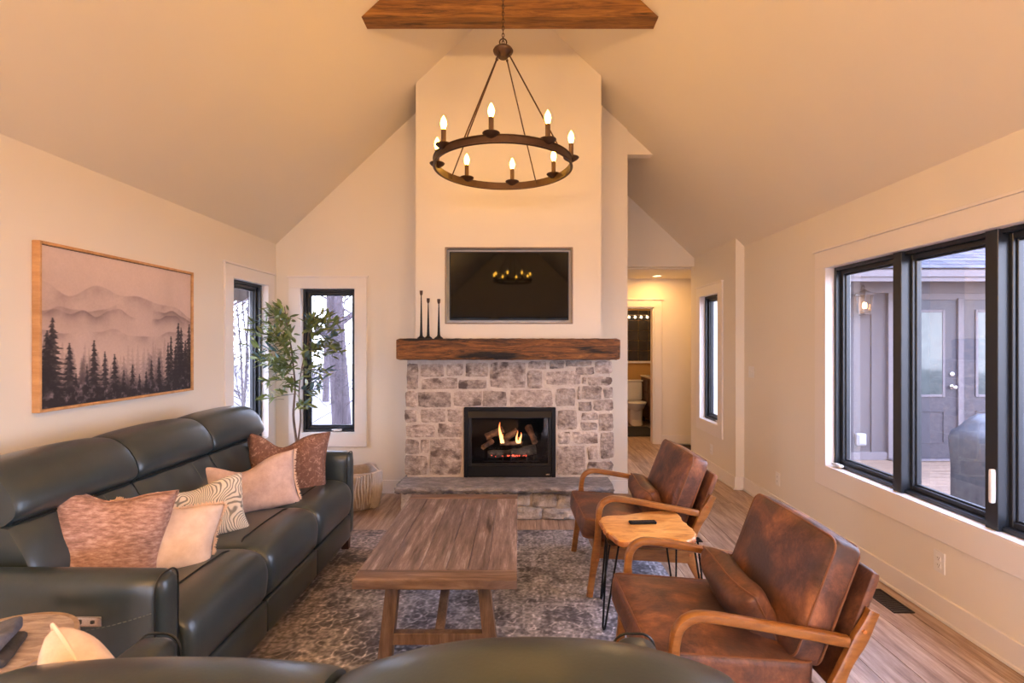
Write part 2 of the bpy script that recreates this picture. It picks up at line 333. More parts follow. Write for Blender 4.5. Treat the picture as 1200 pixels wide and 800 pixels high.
def sweep(path, rad, seg=8, closed=False, mb=None, sq=1.0, up=None, rad2=None):
    """tube along path; rad (and rad2 across) may be lists; sq>1 squares the section"""
    mb = mb or MB(); path = [Vector(p) for p in path]; n = len(path)
    ra = rad if isinstance(rad, (list, tuple)) else [rad]*n
    rb = ra if rad2 is None else (rad2 if isinstance(rad2, (list, tuple)) else [rad2]*n)
    vs = []; u = None
    for i, p in enumerate(path):
        if closed: t = path[(i+1) % n]-path[i-1]
        else: t = path[min(i+1, n-1)]-path[max(i-1, 0)]
        t.normalize()
        if up is not None: a = Vector(up)
        elif u is None: a = Vector((0, 0, 1)) if abs(t.z) < 0.9 else Vector((1, 0, 0))
        else: a = u
        a = (a-t*a.dot(t))
        if a.length < 1e-6: a = t.orthogonal()
        a.normalize(); u = a; b = t.cross(a)
        for k in range(seg):
            th = 2*math.pi*k/seg; c, s_ = math.cos(th), math.sin(th)
            e = 1/sq
            c = math.copysign(abs(c)**e, c); s_ = math.copysign(abs(s_)**e, s_)
            vs.append(p+a*(c*ra[i])+b*(s_*rb[i]))
    f = []
    m = n if closed else n-1
    for i in range(m):
        j = (i+1) % n
        for k in range(seg):
            l = (k+1) % seg
            f.append((i*seg+k, i*seg+l, j*seg+l, j*seg+k))
    if not closed:
        f.append(tuple(range(seg-1, -1, -1))); f.append(tuple((n-1)*seg+k for k in range(seg)))
    return mb.add(vs, f)

def lathe(prof, seg=20, mb=None, at=(0, 0, 0)):
    mb = mb or MB(); v = []; f = []
    for r, z in prof:
        for k in range(seg):
            a = 2*math.pi*k/seg; v.append((at[0]+r*math.cos(a), at[1]+r*math.sin(a), at[2]+z))
    for i in range(len(prof)-1):
        for k in range(seg):
            l = (k+1) % seg; f.append((i*seg+k, i*seg+l, (i+1)*seg+l, (i+1)*seg+k))
    f.append(tuple(range(seg-1, -1, -1))); f.append(tuple((len(prof)-1)*seg+k for k in range(seg)))
    return mb.add(v, f)

def soft(w_, d, h, r, n=10, crown=(0, 0, 0), mb=None, at=(0, 0, 0), wob=0.0, seed=0):
    """rounded upholstered block; crown pushes the middle of each pair of faces out"""
    mb = mb or MB(); hx, hy, hz = w_/2, d/2, h/2
    idx = {}; v = []; f = []; rr = random.Random(seed); ph = [rr.uniform(0, 6) for _ in range(6)]
    def put(a, b, c):
        key = (a, b, c)
        if key in idx: return idx[key]
        def sp(t, hh):   # cluster near edges
            x = (t/n)*2-1; return hh*math.copysign(1-(1-abs(x))**1.35, x)
        p = Vector((sp(a, hx), sp(b, hy), sp(c, hz)))
        q = Vector((max(-(hx-r), min(hx-r, p.x)), max(-(hy-r), min(hy-r, p.y)), max(-(hz-r), min(hz-r, p.z))))
        dlt = p-q
        if dlt.length > 1e-9:
            nn = dlt.normalized(); p = q+nn*r
        X, Y, Z = p.x/hx, p.y/hy, p.z/hz
        p.x += crown[0]*X*(1-Y*Y)*(1-Z*Z); p.y += crown[1]*Y*(1-X*X)*(1-Z*Z); p.z += crown[2]*Z*(1-X*X)*(1-Y*Y)
        if wob:
            p.z += wob*math.sin(9*p.x+ph[0])*math.sin(8*p.y+ph[1]); p.y += wob*math.sin(8*p.x+ph[2])*math.sin(10*p.z+ph[3]); p.x += wob*math.sin(9*p.y+ph[4])*math.sin(9*p.z+ph[5])
        idx[key] = len(v); v.append((p.x+at[0], p.y+at[1], p.z+at[2])); return idx[key]
    for i in range(n):
        for j in range(n):
            for (fx, flip) in ((0, 0), (n, 1)):
                q = [put(fx, i, j), put(fx, i+1, j), put(fx, i+1, j+1), put(fx, i, j+1)]; f.append(q if flip else q[::-1])
                q = [put(i, fx, j), put(i+1, fx, j), put(i+1, fx, j+1), put(i, fx, j+1)]; f.append(q[::-1] if flip else q)
                q = [put(i, j, fx), put(i+1, j, fx), put(i+1, j+1, fx), put(i, j+1, fx)]; f.append(q if flip else q[::-1])
    return mb.add(v, f)

def loft(prof, x0, x1, n=14, r=0.05, k=0.16, mb=None, crown=None):
    """closed (y,z) profile run along x with rounded ends"""
    mb = mb or MB(); m = len(prof)
    cy = sum(p[0] for p in prof)/m; cz_ = sum(p[1] for p in prof)/m; L = x1-x0
    ts = [0, 0.012, 0.04, 0.09, 0.16]; ts = ts+[0.16+(0.68)*i/n for i in range(1, n)]+[1-t for t in ts[::-1]]
    v = []
    for t in ts:
        x = x0+L*t; e = min(t, 1-t)*L
        s_ = 1-k*(1-math.sqrt(max(0, 1-(1-min(e/r, 1))**2)))
        for (y, z) in prof:
            zz = cz_+(z-cz_)*s_; yy = cy+(y-cy)*s_
            if crown: yy, zz = crown(2*t-1, yy, zz)
            v.append((x, yy, zz))
    f = []
    for i in range(len(ts)-1):
        for j in range(m):
            l = (j+1) % m; f.append((i*m+j, (i+1)*m+j, (i+1)*m+l, i*m+l))
    f.append(tuple(range(m))); f.append(tuple((len(ts)-1)*m+j for j in range(m-1, -1, -1)))
    return mb.add(v, f)

def pillow_mb(w_, h, t, chop=0.0, n=18, seed=0, corner=0.09, cx=0.0):
    """standing pillow: x width, z height (0 at the bottom), y thickness"""
    rr = random.Random(seed); ph = [rr.uniform(0, 6.3) for _ in range(4)]
    v = []; f = []; ix = {}
    for side in (1, -1):
        for i in range(n+1):
            for j in range(n+1):
                u = -math.cos(math.pi*i/n)*0.55+0.45*(2*i/n-1); q = -math.cos(math.pi*j/n)*0.55+0.45*(2*j/n-1)
                edge = i in (0, n) or j in (0, n)
                if edge and side == -1: ix[(side, i, j)] = ix[(1, i, j)]; continue
                T = 0 if edge else t/2*max(0, (1-u**4)*(1-q**4))**0.42
                T *= 1+0.06*math.sin(5*u+ph[0])*math.sin(6*q+ph[1])
                x = w_/2*u*(1-corner*(1-q*q)); z = h/2*q*(1-corner*(1-u*u))
                top = max(0, (q+0.35)/1.35)
                d = chop*math.exp(-((u-cx)/0.42)**2)*top**1.3
                z -= d; T *= 1-0.45*(d/(chop+1e-9))*(chop > 0)
                ix[(side, i, j)] = len(v); v.append((x, side*T+0.012*math.sin(2.3*u+ph[2]), z+h/2))
        for i in range(n):
            for j in range(n):
                a = [ix[(side, i, j)], ix[(side, i+1, j)], ix[(side, i+1, j+1)], ix[(side, i, j+1)]]
                f.append(a[::-1] if side == 1 else a)
    mb = MB(); mb.add(v, f); mb.edge = [v[ix[(1, i, j)]] for (i, j) in
        [(i, 0) for i in range(n)]+[(n, j) for j in range(n)]+[(i, n) for i in range(n, 0, -1)]+[(0, j) for j in range(n, 0, -1)]]
    return mb

def fringe_mb(edge, length, per=4, which=lambda p, q: True, r=0.0016, seed=1):
    mb = MB(); rr = random.Random(seed); n = len(edge)
    c = Vector((sum(p[0] for p in edge)/n, sum(p[1] for p in edge)/n, sum(p[2] for p in edge)/n))
    for i in range(n):
        a, b = Vector(edge[i]), Vector(edge[(i+1) % n])
        if not which(a, b): continue
        d = (b-a).normalized(); o = Vector((d.z, 0, -d.x))
        if o.dot((a+b)/2-c) < 0: o = -o
        for k in range(per):
            p = a.lerp(b, (k+rr.random())/per)
            e = p+(o+d*rr.uniform(-.6, .6)+Vector((0, rr.uniform(-.5, .5), 0)))*length*rr.uniform(.6, 1.2)
            s_ = d*r*2
            mb.add([p-s_, p+s_, e+s_*.4, e-s_*.4], [(0, 1, 2, 3)])
            s2 = Vector((0, r*2, 0)); mb.add([p-s2, p+s2, e+s2*.4, e-s2*.4], [(0, 1, 2, 3)])
    return mb

def fbm(W, H, cells, rs, octaves=5, gain=0.55):
    out = np.zeros((H, W)); amp = 1; tot = 0; cx, cy = cells
    for _ in range(octaves):
        g = rs.rand(int(cy)+2, int(cx)+2)
        x = np.linspace(0, cx, W, endpoint=False); y = np.linspace(0, cy, H, endpoint=False)
        xi = x.astype(int); yi = y.astype(int); xf = x-xi; yf = (y-yi)[:, None]; xf = xf*xf*(3-2*xf); yf = yf*yf*(3-2*yf)
        a = g[np.ix_(yi, xi)]; b = g[np.ix_(yi, xi+1)]; c = g[np.ix_(yi+1, xi)]; d = g[np.ix_(yi+1, xi+1)]
        out += amp*((a*(1-xf)+b*xf)*(1-yf)+(c*(1-xf)+d*xf)*yf); tot += amp; amp *= gain; cx *= 2; cy *= 2
        if cx > W or cy > H: break
    return out/tot

def color_grid(name, img, corner, du, dv, mat, parent=None):
    """flat print: img (H,W,3 sRGB 0-1, row 0 at the corner) on a grid spanned by du, dv"""
    H, W, _ = img.shape; corner = Vector(corner); du = Vector(du); dv = Vector(dv)
    uu = np.arange(W)/(W-1); vv = np.arange(H)/(H-1)
    P = (np.array(corner)[None, None]+uu[None, :, None]*np.array(du)+vv[:, None, None]*np.array(dv)).reshape(-1, 3)
    i = np.arange(W-1)[None, :]+np.arange(H-1)[:, None]*W; i = i.reshape(-1)
    F = np.stack([i, i+1, i+W+1, i+W], 1)
    me = bpy.data.meshes.new(name); me.vertices.add(len(P)); me.vertices.foreach_set('co', P.ravel())
    me.loops.add(F.size); me.loops.foreach_set('vertex_index', F.ravel()); me.polygons.add(len(F))
    me.polygons.foreach_set('loop_start', np.arange(len(F))*4); me.update(calc_edges=True); me.validate()
    at = me.color_attributes.new('col', 'FLOAT_COLOR', 'POINT')
    l = np.where(img <= 0.04045, img/12.92, ((img+0.055)/1.055)**2.4)
    at.data.foreach_set('color', np.concatenate([l.reshape(-1, 3), np.ones((H*W, 1))], 1).ravel().astype(np.float32))
    me.materials.append(mat)
    o = bpy.data.objects.new(name, me); C.objects.link(o)
    if parent: o.parent = parent
    return o
def at_px(x, y, z):
    """floor-plan point of a photographed spot whose height z is known"""
    D = 600*(1.55-z)/(y-400); return ((x-608)/600*D, D)

# ================================================================== the room
XL, XR, YB, SL, ZE, XRDG = -2.485, 2.36, 5.24, 0.94, 2.545, -0.0625
YR = -6.0                                     # rear wall behind the camera
def cz(x): return ZE+SL*min(x-XL, XR-x)       # underside of the vaulted ceiling
ZT = cz(XRDG)
def struct(name, mb, mat, parent=None, **k):
    o = obj(name, mb, mat, parent, **k)
    if parent is None: o['kind'] = 'structure'
    return o

# floor with individual planks
fl = struct('floor', bx(XL-.2, 2.66, YR, 10.3, -0.10, -0.018), M['subfloor'])
pw = 0.19; meshes = {}
def plank_mesh(L):
    if L not in meshes:
        mb = bx(0.0012, pw-0.0012, 0.0012, L-0.0012, -0.018, 0.0, 0.0); mb2 = MB()
        b = 0.0025     # bevelled top edge
        v = [(0.0008, .0008, -.018), (pw-.0008, .0008, -.018), (pw-.0008, L-.0008, -.018), (.0008, L-.0008, -.018),
             (.0008, .0008, -b), (pw-.0008, .0008, -b), (pw-.0008, L-.0008, -b), (.0008, L-.0008, -b),
             (b, b, 0), (pw-b, b, 0), (pw-b, L-b, 0), (b, L-b, 0)]
        f = [(3, 2, 1, 0), (8, 9, 10, 11)]
        for i in range(4):
            j = (i+1) % 4; f += [(i, j, j+4, i+4), (i+4, j+4, j+8, i+8)]
        mb2.add(v, f); me = mb2.mesh('plank', 20); me.materials.append(M['floor']); meshes[L] = me
    return meshes[L]
nrow = int((XR+.06-XL)/pw)+1; np_ = 0
for i in range(nrow):
    x = XL+i*pw-0.03
    y = -0.6-rnd.random()*1.0
    yend = YB+.05 if x < 0.95 else 7.75
    while y < yend:
        L = rnd.choice((1.2, 1.5, 1.8, 2.1))
        obj('plank', plank_mesh(L), None, fl, loc=(x, y, 0)); y += L; np_ += 1
rear = MB()
rear = struct('floor_rear', bx(XL, XR, YR, -0.62, -0.018, -0.001), M['floor'])
struct('floor_hall', bx(1.20, 2.72, 7.78, 10.2, -0.018, -0.0005), M['floor'])

def xwall(name, x0, x1, y0, y1, ztop, hole=None, mat=None):
    """wall along y between x0..x1; hole = (ya, yb, za, zb)"""
    mb = MB()
    if hole:
        ya, yb, za, zb = hole
        bx(x0, x1, y0, ya, -.1, ztop, mb=mb); bx(x0, x1, yb, y1, -.1, ztop, mb=mb)
        bx(x0, x1, ya, yb, -.1, za, mb=mb); bx(x0, x1, ya, yb, zb, ztop, mb=mb)
    else: bx(x0, x1, y0, y1, -.1, ztop, mb=mb)
    return struct(name, mb, mat or M['wall'])
WZ0, WZ1 = 0.60, 2.11
xwall('wall_left_rear', XL-.18, XL, YR, 0.5, ZE+.03, (-3.0, -.8, .3, 2.2))
xwall('wall_left', XL-.18, XL, 0.5, YB+.18, ZE+.03, (4.424, 5.054, WZ0, WZ1))
xwall('wall_right_rear', XR, XR+.18, YR, 0.5, ZE+.03, (-2.9, -.3, .3, 2.2))
xwall('wall_right', XR, XR+.18, 0.5, 5.36, ZE+.03, (1.92, 3.92, WZ0-.005, WZ1+.01))
XW = 2.27
xwall('wall_right_alcove', XW, XW+.27, 5.36, 6.63, cz(XW)+.02, (5.80, 6.39, WZ0-.005, WZ1))
# back wall, gable shaped, with its window; ends at the alcove opening
mb = MB(); y0, y1 = YB, YB+.16
wx0, wx1 = -2.235, -1.668
prism([(XL-.05, -.1), (wx0, -.1), (wx0, cz(wx0)), (XL-.05, cz(XL-.05))], y0, y1, mb=mb)
prism([(wx0, -.1), (wx1, -.1), (wx1, WZ0+.01), (wx0, WZ0+.01)], y0, y1, mb=mb)
prism([(wx0, WZ1-.012), (wx1, WZ1-.012), (wx1, cz(wx1)), (wx0, cz(wx0))], y0, y1, mb=mb)
prism([(wx1, -.1), (1.113, -.1), (1.113, cz(1.113)), (XRDG, ZT), (wx1, cz(wx1))], y0, y1, mb=mb)
struct('wall_back', mb, M['wall'])
# small gable header over the alcove opening and the deeper alcove end wall
struct('trim_1', prism([(1.10, 3.47), (1.41, 3.47), (1.113, cz(1.113)), (1.10, cz(1.113))], YB+.02, YB+.13), M['wall'])
mb = MB(); y0, y1 = 6.63, 6.75; HZ = 2.52
prism([(-.2, HZ), (XW+.27, HZ), (XW+.27, cz(XW)), (XW, cz(XW)), (XRDG, ZT), (-.2, cz(-.2))], y0, y1, mb=mb); bx(XW, XW+.47, y0, y1, -.1, HZ, mb=mb)
bx(-.2, 0.75, y0, y1, -.1, HZ, mb=mb)
struct('wall_alcove_end', mb, M['wall'])
xwall('wall_alcove_left', 0.60, 0.75, YB+.16, 6.63, cz(0.7))
# chimney breast with the television niche and the firebox opening cut into its front
CY = 4.80; cx0, cx1 = -0.966, 0.772
TV = (-.680, .496, 1.726, 2.422); FB = (-.490, .322, .30, .93)
mb = MB(); yb = CY+.09
prism([(cx0, -.1), (TV[0], -.1), (TV[0], cz(TV[0])), (cx0, cz(cx0))], CY, yb, mb=mb)
prism([(TV[1], -.1), (cx1, -.1), (cx1, cz(cx1)), (TV[1], cz(TV[1]))], CY, yb, mb=mb)
prism([(TV[0], TV[3]), (TV[1], TV[3]), (TV[1], cz(TV[1])), (XRDG, ZT), (TV[0], cz(TV[0]))], CY, yb, mb=mb)
bx(TV[0], FB[0], CY, yb, -.1, TV[2], mb=mb); bx(FB[1], TV[1], CY, yb, -.1, TV[2], mb=mb)
bx(FB[0], FB[1], CY, yb, FB[3], TV[2], mb=mb); bx(FB[0], FB[1], CY, yb, -.1, FB[2], mb=mb)
bx(TV[0]-.05, TV[1]+.05, yb, yb+.02, TV[2]-.05, TV[3]+.05, mb=mb)
prism([(cx0, -.1), (cx0+.1, -.1), (cx0+.1, cz(cx0+.1)), (cx0, cz(cx0))], yb, YB, mb=mb)
prism([(cx1-.1, -.1), (cx1, -.1), (cx1, cz(cx1)), (cx1-.1, cz(cx1-.1))], yb, YB, mb=mb)
struct('wall_chimney_breast', mb, M['wall'])
# vaulted ceiling
def slope(xa, xb, ya, yb_, t=0.12):
    return prism([(xa, cz(xa)), (xb, cz(xb)), (xb, cz(xb)+t*1.4), (xa, cz(xa)+t*1.4)], ya, yb_)
struct('ceiling', slope(XL-.20, XRDG, YR-.1, 6.76), M['ceiling'])
struct('ceiling_right', slope(XRDG, XR+.20, YR-.1, 6.76), M['ceiling'])
# rear wall with three tall windows openings (behind the camera)
mb = MB(); y0, y1 = YR-.15, YR; hx = [(-2.15, -.85), (-.65, .65), (.85, 2.10)]
xs = [XL-.1]+[a for h_ in hx for a in h_]+[XR+.1]
for i in range(0, len(xs), 2):
    a, b = xs[i], xs[i+1]; bx(a, b, y0, y1, -.1, 2.3, mb=mb)
for a, b in hx: bx(a, b, y0, y1, -.1, .1, mb=mb)
prism([(XL-.1, 2.3), (XR+.1, 2.3), (XR+.1, cz(XR)), (XRDG, ZT), (XL-.1, cz(XL))], y0, y1, mb=mb)
struct('wall_rear', mb, M['wall'])
# hall beyond the alcove
HC = 2.50
struct('ceiling_hall', bx(-.2, 2.66, 6.75, 7.88, HC, HC+.1), M['ceiling'])
DX0, DX1, HY = 1.29, 2.045, 7.75
mb = MB(); bx(-.2, DX0, HY, HY+.13, -.1, HC+.02, mb=mb); bx(DX1, 2.74, HY, HY+.13, -.1, HC+.02, mb=mb); bx(DX0, DX1, HY, HY+.13, 2.07, HC+.02, mb=mb)
struct('wall_hall', mb, M['wall'])
struct('wall_hall_left', bx(-.2, -.1, 6.75, 7.75, -.1, HC), M['wall'])
struct('wall_hall_right', bx(2.64, 2.74, 6.75, 7.75, -.1, HC), M['wall'])
# bathroom shell
struct('wall_bathroom_back', bx(1.1, 2.74, 10.2, 10.3, -.1, 2.5), M['mustard'])
struct('wall_bathroom_left', bx(1.1, 1.2, 7.88, 10.2, -.1, 2.5), M['mustard'])
struct('wall_bathroom_right', bx(2.70, 2.74, 7.88, 10.2, -.1, 2.5), M['mustard'])
struct('ceiling_bathroom', bx(1.1, 2.74, 7.88, 10.3, 2.5, 2.6), M['ceiling'])

# baseboards with a small shoe
def base(name, x0, x1, y0, y1, face):
    mb = MB(); bx(x0, x1, y0, y1, 0, .135, .003, mb)
    sx0, sx1, sy0, sy1 = x0, x1, y0, y1
    if face == 'x+': sx0, sx1 = x1, x1+.012
    if face == 'x-': sx0, sx1 = x0-.012, x0
    if face == 'y-': sy0, sy1 = y0-.012, y0
    bx(sx0, sx1, sy0, sy1, 0, .022, .004, mb)
    struct(name, mb, M['trim'])
base('baseboard_left', XL, XL+.016, YR, YB, 'x+')
base('baseboard_right', XR-.016, XR, YR, 5.36-.016, 'x-')
base('baseboard_back', XL+.016, cx0, YB-.016, YB, 'y-')
base('baseboard_back_right', cx1, 1.113, YB-.016, YB, 'y-')
base('baseboard_alcove', XW-.016, XW, 5.344, 6.63, 'x-')
base('baseboard_alcove_return', XW-.002, XR, 5.344, 5.36, 'y-')
base('baseboard_hall', 2.16, 2.64, HY-.016, HY, 'y-')
# bathroom door casing
mb = MB(); bx(DX1, DX1+.115, HY-.018, HY, 0, 2.07, .002, mb); bx(DX0-.115, DX0, HY-.018, HY, 0, 2.07, .002, mb)
bx(DX0-.115, DX1+.115, HY-.018, HY, 2.07, 2.175, .002, mb); bx(DX0-.135, DX1+.135, HY-.03, HY, 2.175, 2.195, .002, mb)
bx(DX1-.02, DX1, HY, HY+.13, 0, 2.07, 0, mb); bx(DX0, DX0+.02, HY, HY+.13, 0, 2.07, 0, mb); bx(DX0, DX1, HY, HY+.13, 2.05, 2.07, 0, mb)
struct('door_1', mb, M['trim'])

# ------------------------------------------------------------------ windows
def window(name, loc, rotz, W, H, cas=.115, units=None, crank=(), depth=.06, posts=True):
    """local x along the wall, room side towards -y, origin = lower left corner of the opening"""
    root = thing(name, None, None, loc, rotz, None, 'structure')
    head = bx(-cas, W+cas, -.018, 0, H, H+cas-.01, .002); obj('casing', head, M['trim'], root)
    obj('head_cap', bx(-cas-.015, W+cas+.015, -.028, 0, H+cas-.01, H+cas+.008, .002), M['trim'], root)
    obj('casing', bx(-cas, 0, -.018, 0, 0, H, .002), M['trim'], root)
    obj('casing', bx(W, W+cas, -.018, 0, 0, H, .002), M['trim'], root)
    obj('casing', bx(-cas, W+cas, -.018, 0, -cas-.02, 0, .002), M['trim'], root)
    t = .008; rv = MB()
    bx(0, t, -.018, depth, 0, H, 0, rv); bx(W-t, W, -.018, depth, 0, H, 0, rv)
    bx(t, W-t, -.018, depth, 0, t, 0, rv); bx(t, W-t, -.018, depth, H-t, H, 0, rv)
    obj('reveal', rv, M['trim'], root)
    def ring(x0, x1, z0, z1, w_, ya, yb_, b=.003):
        mb = MB(); bx(x0, x0+w_, ya, yb_, z0, z1, b, mb); bx(x1-w_, x1, ya, yb_, z0, z1, b, mb)
        bx(x0+w_, x1-w_, ya, yb_, z0, z0+w_, b, mb); bx(x0+w_, x1-w_, ya, yb_, z1-w_, z1, b, mb); return mb
    units = units or [(0, W)]
    for (a, b) in units:
        a0, b0 = (a+t if a == 0 else a), (b-t if abs(b-W) < 1e-6 else b)
        obj('window_frame', ring(a0, b0, t, H-t, .024, depth-.012, depth+.075), M['black_frame'], root)
        f2 = obj('sash', ring(a0+.024, b0-.024, t+.024, H-t-.024, .030, depth+.022, depth+.080), M['black_frame'], root)
        obj('glazing_bead', ring(a0+.054, b0-.054, t+.054, H-t-.054, .010, depth+.040, depth+.066), M['black_frame'], f2)
        obj('pane', bx(a0+.058, b0-.058, depth+.050, depth+.056, t+.058, H-t-.058), M['glass'], root)
    if len(units) > 1 and posts:
        for (a, b) in units[1:]:
            obj('mullion', bx(a-.036, a+.036, depth-.035, depth+.08, t, H-t, .003), M['black_frame'], root)
    for cx in crank:
        h = MB(); soft(.085, .034, .022, .010, 6, mb=h, at=(cx, depth-.028, .028))
        sweep([(cx+.03, depth-.04, .034), (cx-.01, depth-.05, .040), (cx-.055, depth-.042, .034)], .006, 6, mb=h)
        obj('crank_handle', h, M['white_plastic'], root)
    return root
window('window_1', (XL, 4.424, WZ0), R(90), .63, WZ1-WZ0)
window('window_2', (wx0, YB, WZ0+.01), 0, wx1-wx0, WZ1-.022-WZ0, crank=(.37,))
w3 = window('window_3', (XR, 3.92, WZ0-.005), R(-90), 2.0, WZ1-WZ0+.015, cas=.135, units=[(0, .69), (.69, 1.335), (1.335, 2.0)], crank=(.09,))
h = MB(); soft(.02, .03, .17, .008, 6, mb=h, at=(1.352, .015, .23)); obj('latch_lever', h, M['white_plastic'], w3)
window('window_4', (XW, 6.39, WZ0-.005), R(-90), .59, WZ1-WZ0+.005, crank=(.50,))
for k, (a, b) in enumerate(hx):
    r_ = thing('window_%d' % (5+k), None, None, (a, YR, .1), R(180), None, 'structure')
    mb = MB(); W_, H_ = b-a, 2.2
    for (p, q, s_, t_) in ((0, .06, 0, H_), (W_-.06, W_, 0, H_), (.06, W_-.06, 0, .06), (.06, W_-.06, H_-.06, H_)): bx(-p, -q, .03, .12, s_, t_, 0, mb)
    obj('window_frame', mb, M['black_frame'], r_, loc=(W_-W_, 0, 0))
    obj('pane', bx(-.05, -(W_-.05), .07, .076, .05, H_-.05), M['glass'], r_)

window('window_8', (XL, -3.0, .3), R(90), 2.2, 1.9, units=[(0, 1.1), (1.1, 2.2)])  # unseen window added behind the camera to bring in more daylight
window('window_9', (XR, -.3, .3), R(-90), 2.6, 1.9, units=[(0, .87), (.87, 1.74), (1.74, 2.6)])  # its added counterpart in the right wall, also there for extra daylight
# ceiling beam with mitred ends following the vault
bz = 1.55+2.285
def beam_poly(z0, z1):
    xa, xb = XL+(z0-ZE)/SL, XR-(z0-ZE)/SL; xc, xd = XL+(z1-ZE)/SL, XR-(z1-ZE)/SL
    return [(xa+.004, z0), (xb-.004, z0), (xd-.004, z1), (xc+.004, z1)]
t = struct('trim_2', prism(beam_poly(bz, bz+.26), 3.605, 3.745), M['beam'])

# ================================================================== fireplace
fp = thing('stone_fireplace', 'split-face limestone fireplace surround with raised grey flagstone hearth', 'fireplace', (-.09, 4.70, 0))
SY = 4.70; mb = MB()
sx0, sx1 = -1.03, .842; stz0, stz1 = .306, 1.385
fx0, fx1, fz1 = -.506, .340, .948       # opening for the insert
bx(sx0+.006, fx0, SY+.001, CY, stz0, stz1, .0, mb); bx(fx1, sx1-.006, SY+.001, CY, stz0, stz1, .0, mb); bx(fx0, fx1, SY+.001, CY, fz1, stz1, 0, mb)
bx(sx0+.012, cx0, CY, YB, stz0, stz1, 0, mb); bx(cx1, sx1-.012, CY, YB, stz0, stz1, 0, mb)
obj('mortar', mb, M['mortar'], fp, world=True)
def stone_mb(w_, h, proud, rr, nx=5, nz=4, rough=.010):
    """irregular rock-faced block: local x,z face looking to -y, back at y=+.05"""
    mb = MB(); v = []; f = []
    jit = lambda a: rr.uniform(-a, a)
    c = [(-w_/2+jit(.007), -h/2+jit(.006)), (w_/2+jit(.007), -h/2+jit(.006)), (w_/2+jit(.007), h/2+jit(.006)), (-w_/2+jit(.007), h/2+jit(.006))]
    cut = min(.02, w_*.14, h*.2); 
    for j in range(nz+1):
        for i in range(nx+1):
            s_, t_ = i/nx, j/nz
            x = (c[0][0]*(1-s_)+c[1][0]*s_)*(1-t_)+(c[3][0]*(1-s_)+c[2][0]*s_)*t_
            z = (c[0][1]*(1-s_)+c[1][1]*s_)*(1-t_)+(c[3][1]*(1-s_)+c[2][1]*s_)*t_
            e = (i in (0, nx))+(j in (0, nz))
            if e == 2: x -= math.copysign(cut*.28*rr.uniform(.2, 1.6), x); z -= math.copysign(cut*.28*rr.uniform(.2, 1.6), z)
            if e: x += jit(.0045); z += jit(.004)
            y = -proud*.45+.0015*e+jit(.0015) if e else -proud+jit(rough)
            v.append((x, y, z))
    for j in range(nz):
        for i in range(nx):
            a = j*(nx+1)+i; f.append((a, a+1, a+nx+2, a+nx+1))
    rim = [i for i in range(nx+1)]+[j*(nx+1)+nx for j in range(1, nz+1)]+[nz*(nx+1)+i for i in range(nx-1, -1, -1)]+[j*(nx+1) for j in range(nz-1, 0, -1)]
    o = len(v); v += [(v[i][0], .045, v[i][2]) for i in rim]; n = len(rim)
    f += [(rim[k], o+k, o+(k+1) % n, rim[(k+1) % n]) for k in range(n)]
    return mb.add(v, f)
rects = [(105,62,162,182),(172,65,282,124),(292,65,372,122),(385,60,490,124),(497,55,665,178),(680,52,762,90),(775,50,845,86),(852,50,975,76),(900,82,982,118),(990,52,1068,110),
 (178,132,342,186),(352,138,482,182),(670,98,744,178),(758,97,918,165),(930,125,950,158),(958,125,1070,165),
 (103,192,156,268),(160,196,316,270),(325,192,458,266),(464,192,574,264),(588,185,790,268),(802,178,898,264),(905,172,920,232),(926,168,1018,228),(1028,172,1074,226),
 (98,278,156,340),(170,274,288,338),(300,278,366,338),(910,240,974,286),(984,234,1075,286),
 (102,350,238,408),(250,346,365,408),(814,280,906,374),(926,295,1000,330),(922,337,998,376),(1008,296,1075,376),
 (103,418,166,486),(174,418,213,484),(102,492,205,586),(216,416,365,586),(814,384,874,440),(884,384,1002,436),(1012,386,1075,508),(814,448,944,584),(954,446,1004,514),(952,520,1073,584)]
rs_ = random.Random(3)
for (a, b, c, d) in rects:
    X0, X1 = (450+a/4-608)/600*SY, (450+c/4-608)/600*SY; Z1, Z0 = 1.55+(400-410-b/4)/600*SY, 1.55+(400-410-d/4)/600*SY
    g = .001; m_ = stone_mb(X1-X0-g, Z1-Z0-g, rs_.uniform(.008, .015), rs_, rough=.005)
    obj('stone', m_, M['stone'], fp, loc=((X0+X1)/2+.09, -.001, (Z0+Z1)/2), sharp=60)
# side returns
for side, xx in ((-1, sx0), (1, sx1)):
    for k in range(6):
        z0 = stz0+k*.179; m_ = stone_mb(.44, .168, .010, rs_); m_.xf(Matrix.Rotation(R(90)*side, 4, 'Z'))
        obj('stone', m_, M['stone'], fp, loc=(xx+.09+(.012 if side < 0 else -.012), .28, z0+.088), sharp=60)
# hearth: rock-faced base blocks under a flagstone slab
obj('mortar', bx(-1.02, .78, 4.47, CY, 0, .25), M['mortar'], fp, world=True)
hx_ = [(-1.03, -.60, 0, .25), (-.59, -.20, 0, .25), (-.19, .10, .12, .25), (-.19, .20, 0, .115), (.11, .33, .10, .25), (.21, .50, 0, .10), (.34, .80, .105, .25), (.51, .80, 0, .10)]
for (a, b, c, d) in hx_:
    m_ = stone_mb(b-a-.008, d-c-.006, .028, rs_, 8, 6, .014); obj('stone', m_, M['pale_stone'], fp, loc=((a+b)/2+.09, 4.465-4.70, (c+d)/2), sharp=60)
for side, xx in ((-1, -1.025), (1, .79)):
    m_ = stone_mb(.62, .24, .015, rs_, 8, 5, .01); m_.xf(Matrix.Rotation(R(90)*side, 4, 'Z')); obj('stone', m_, M['pale_stone'], fp, loc=(xx+.09, .10, .125), sharp=60)
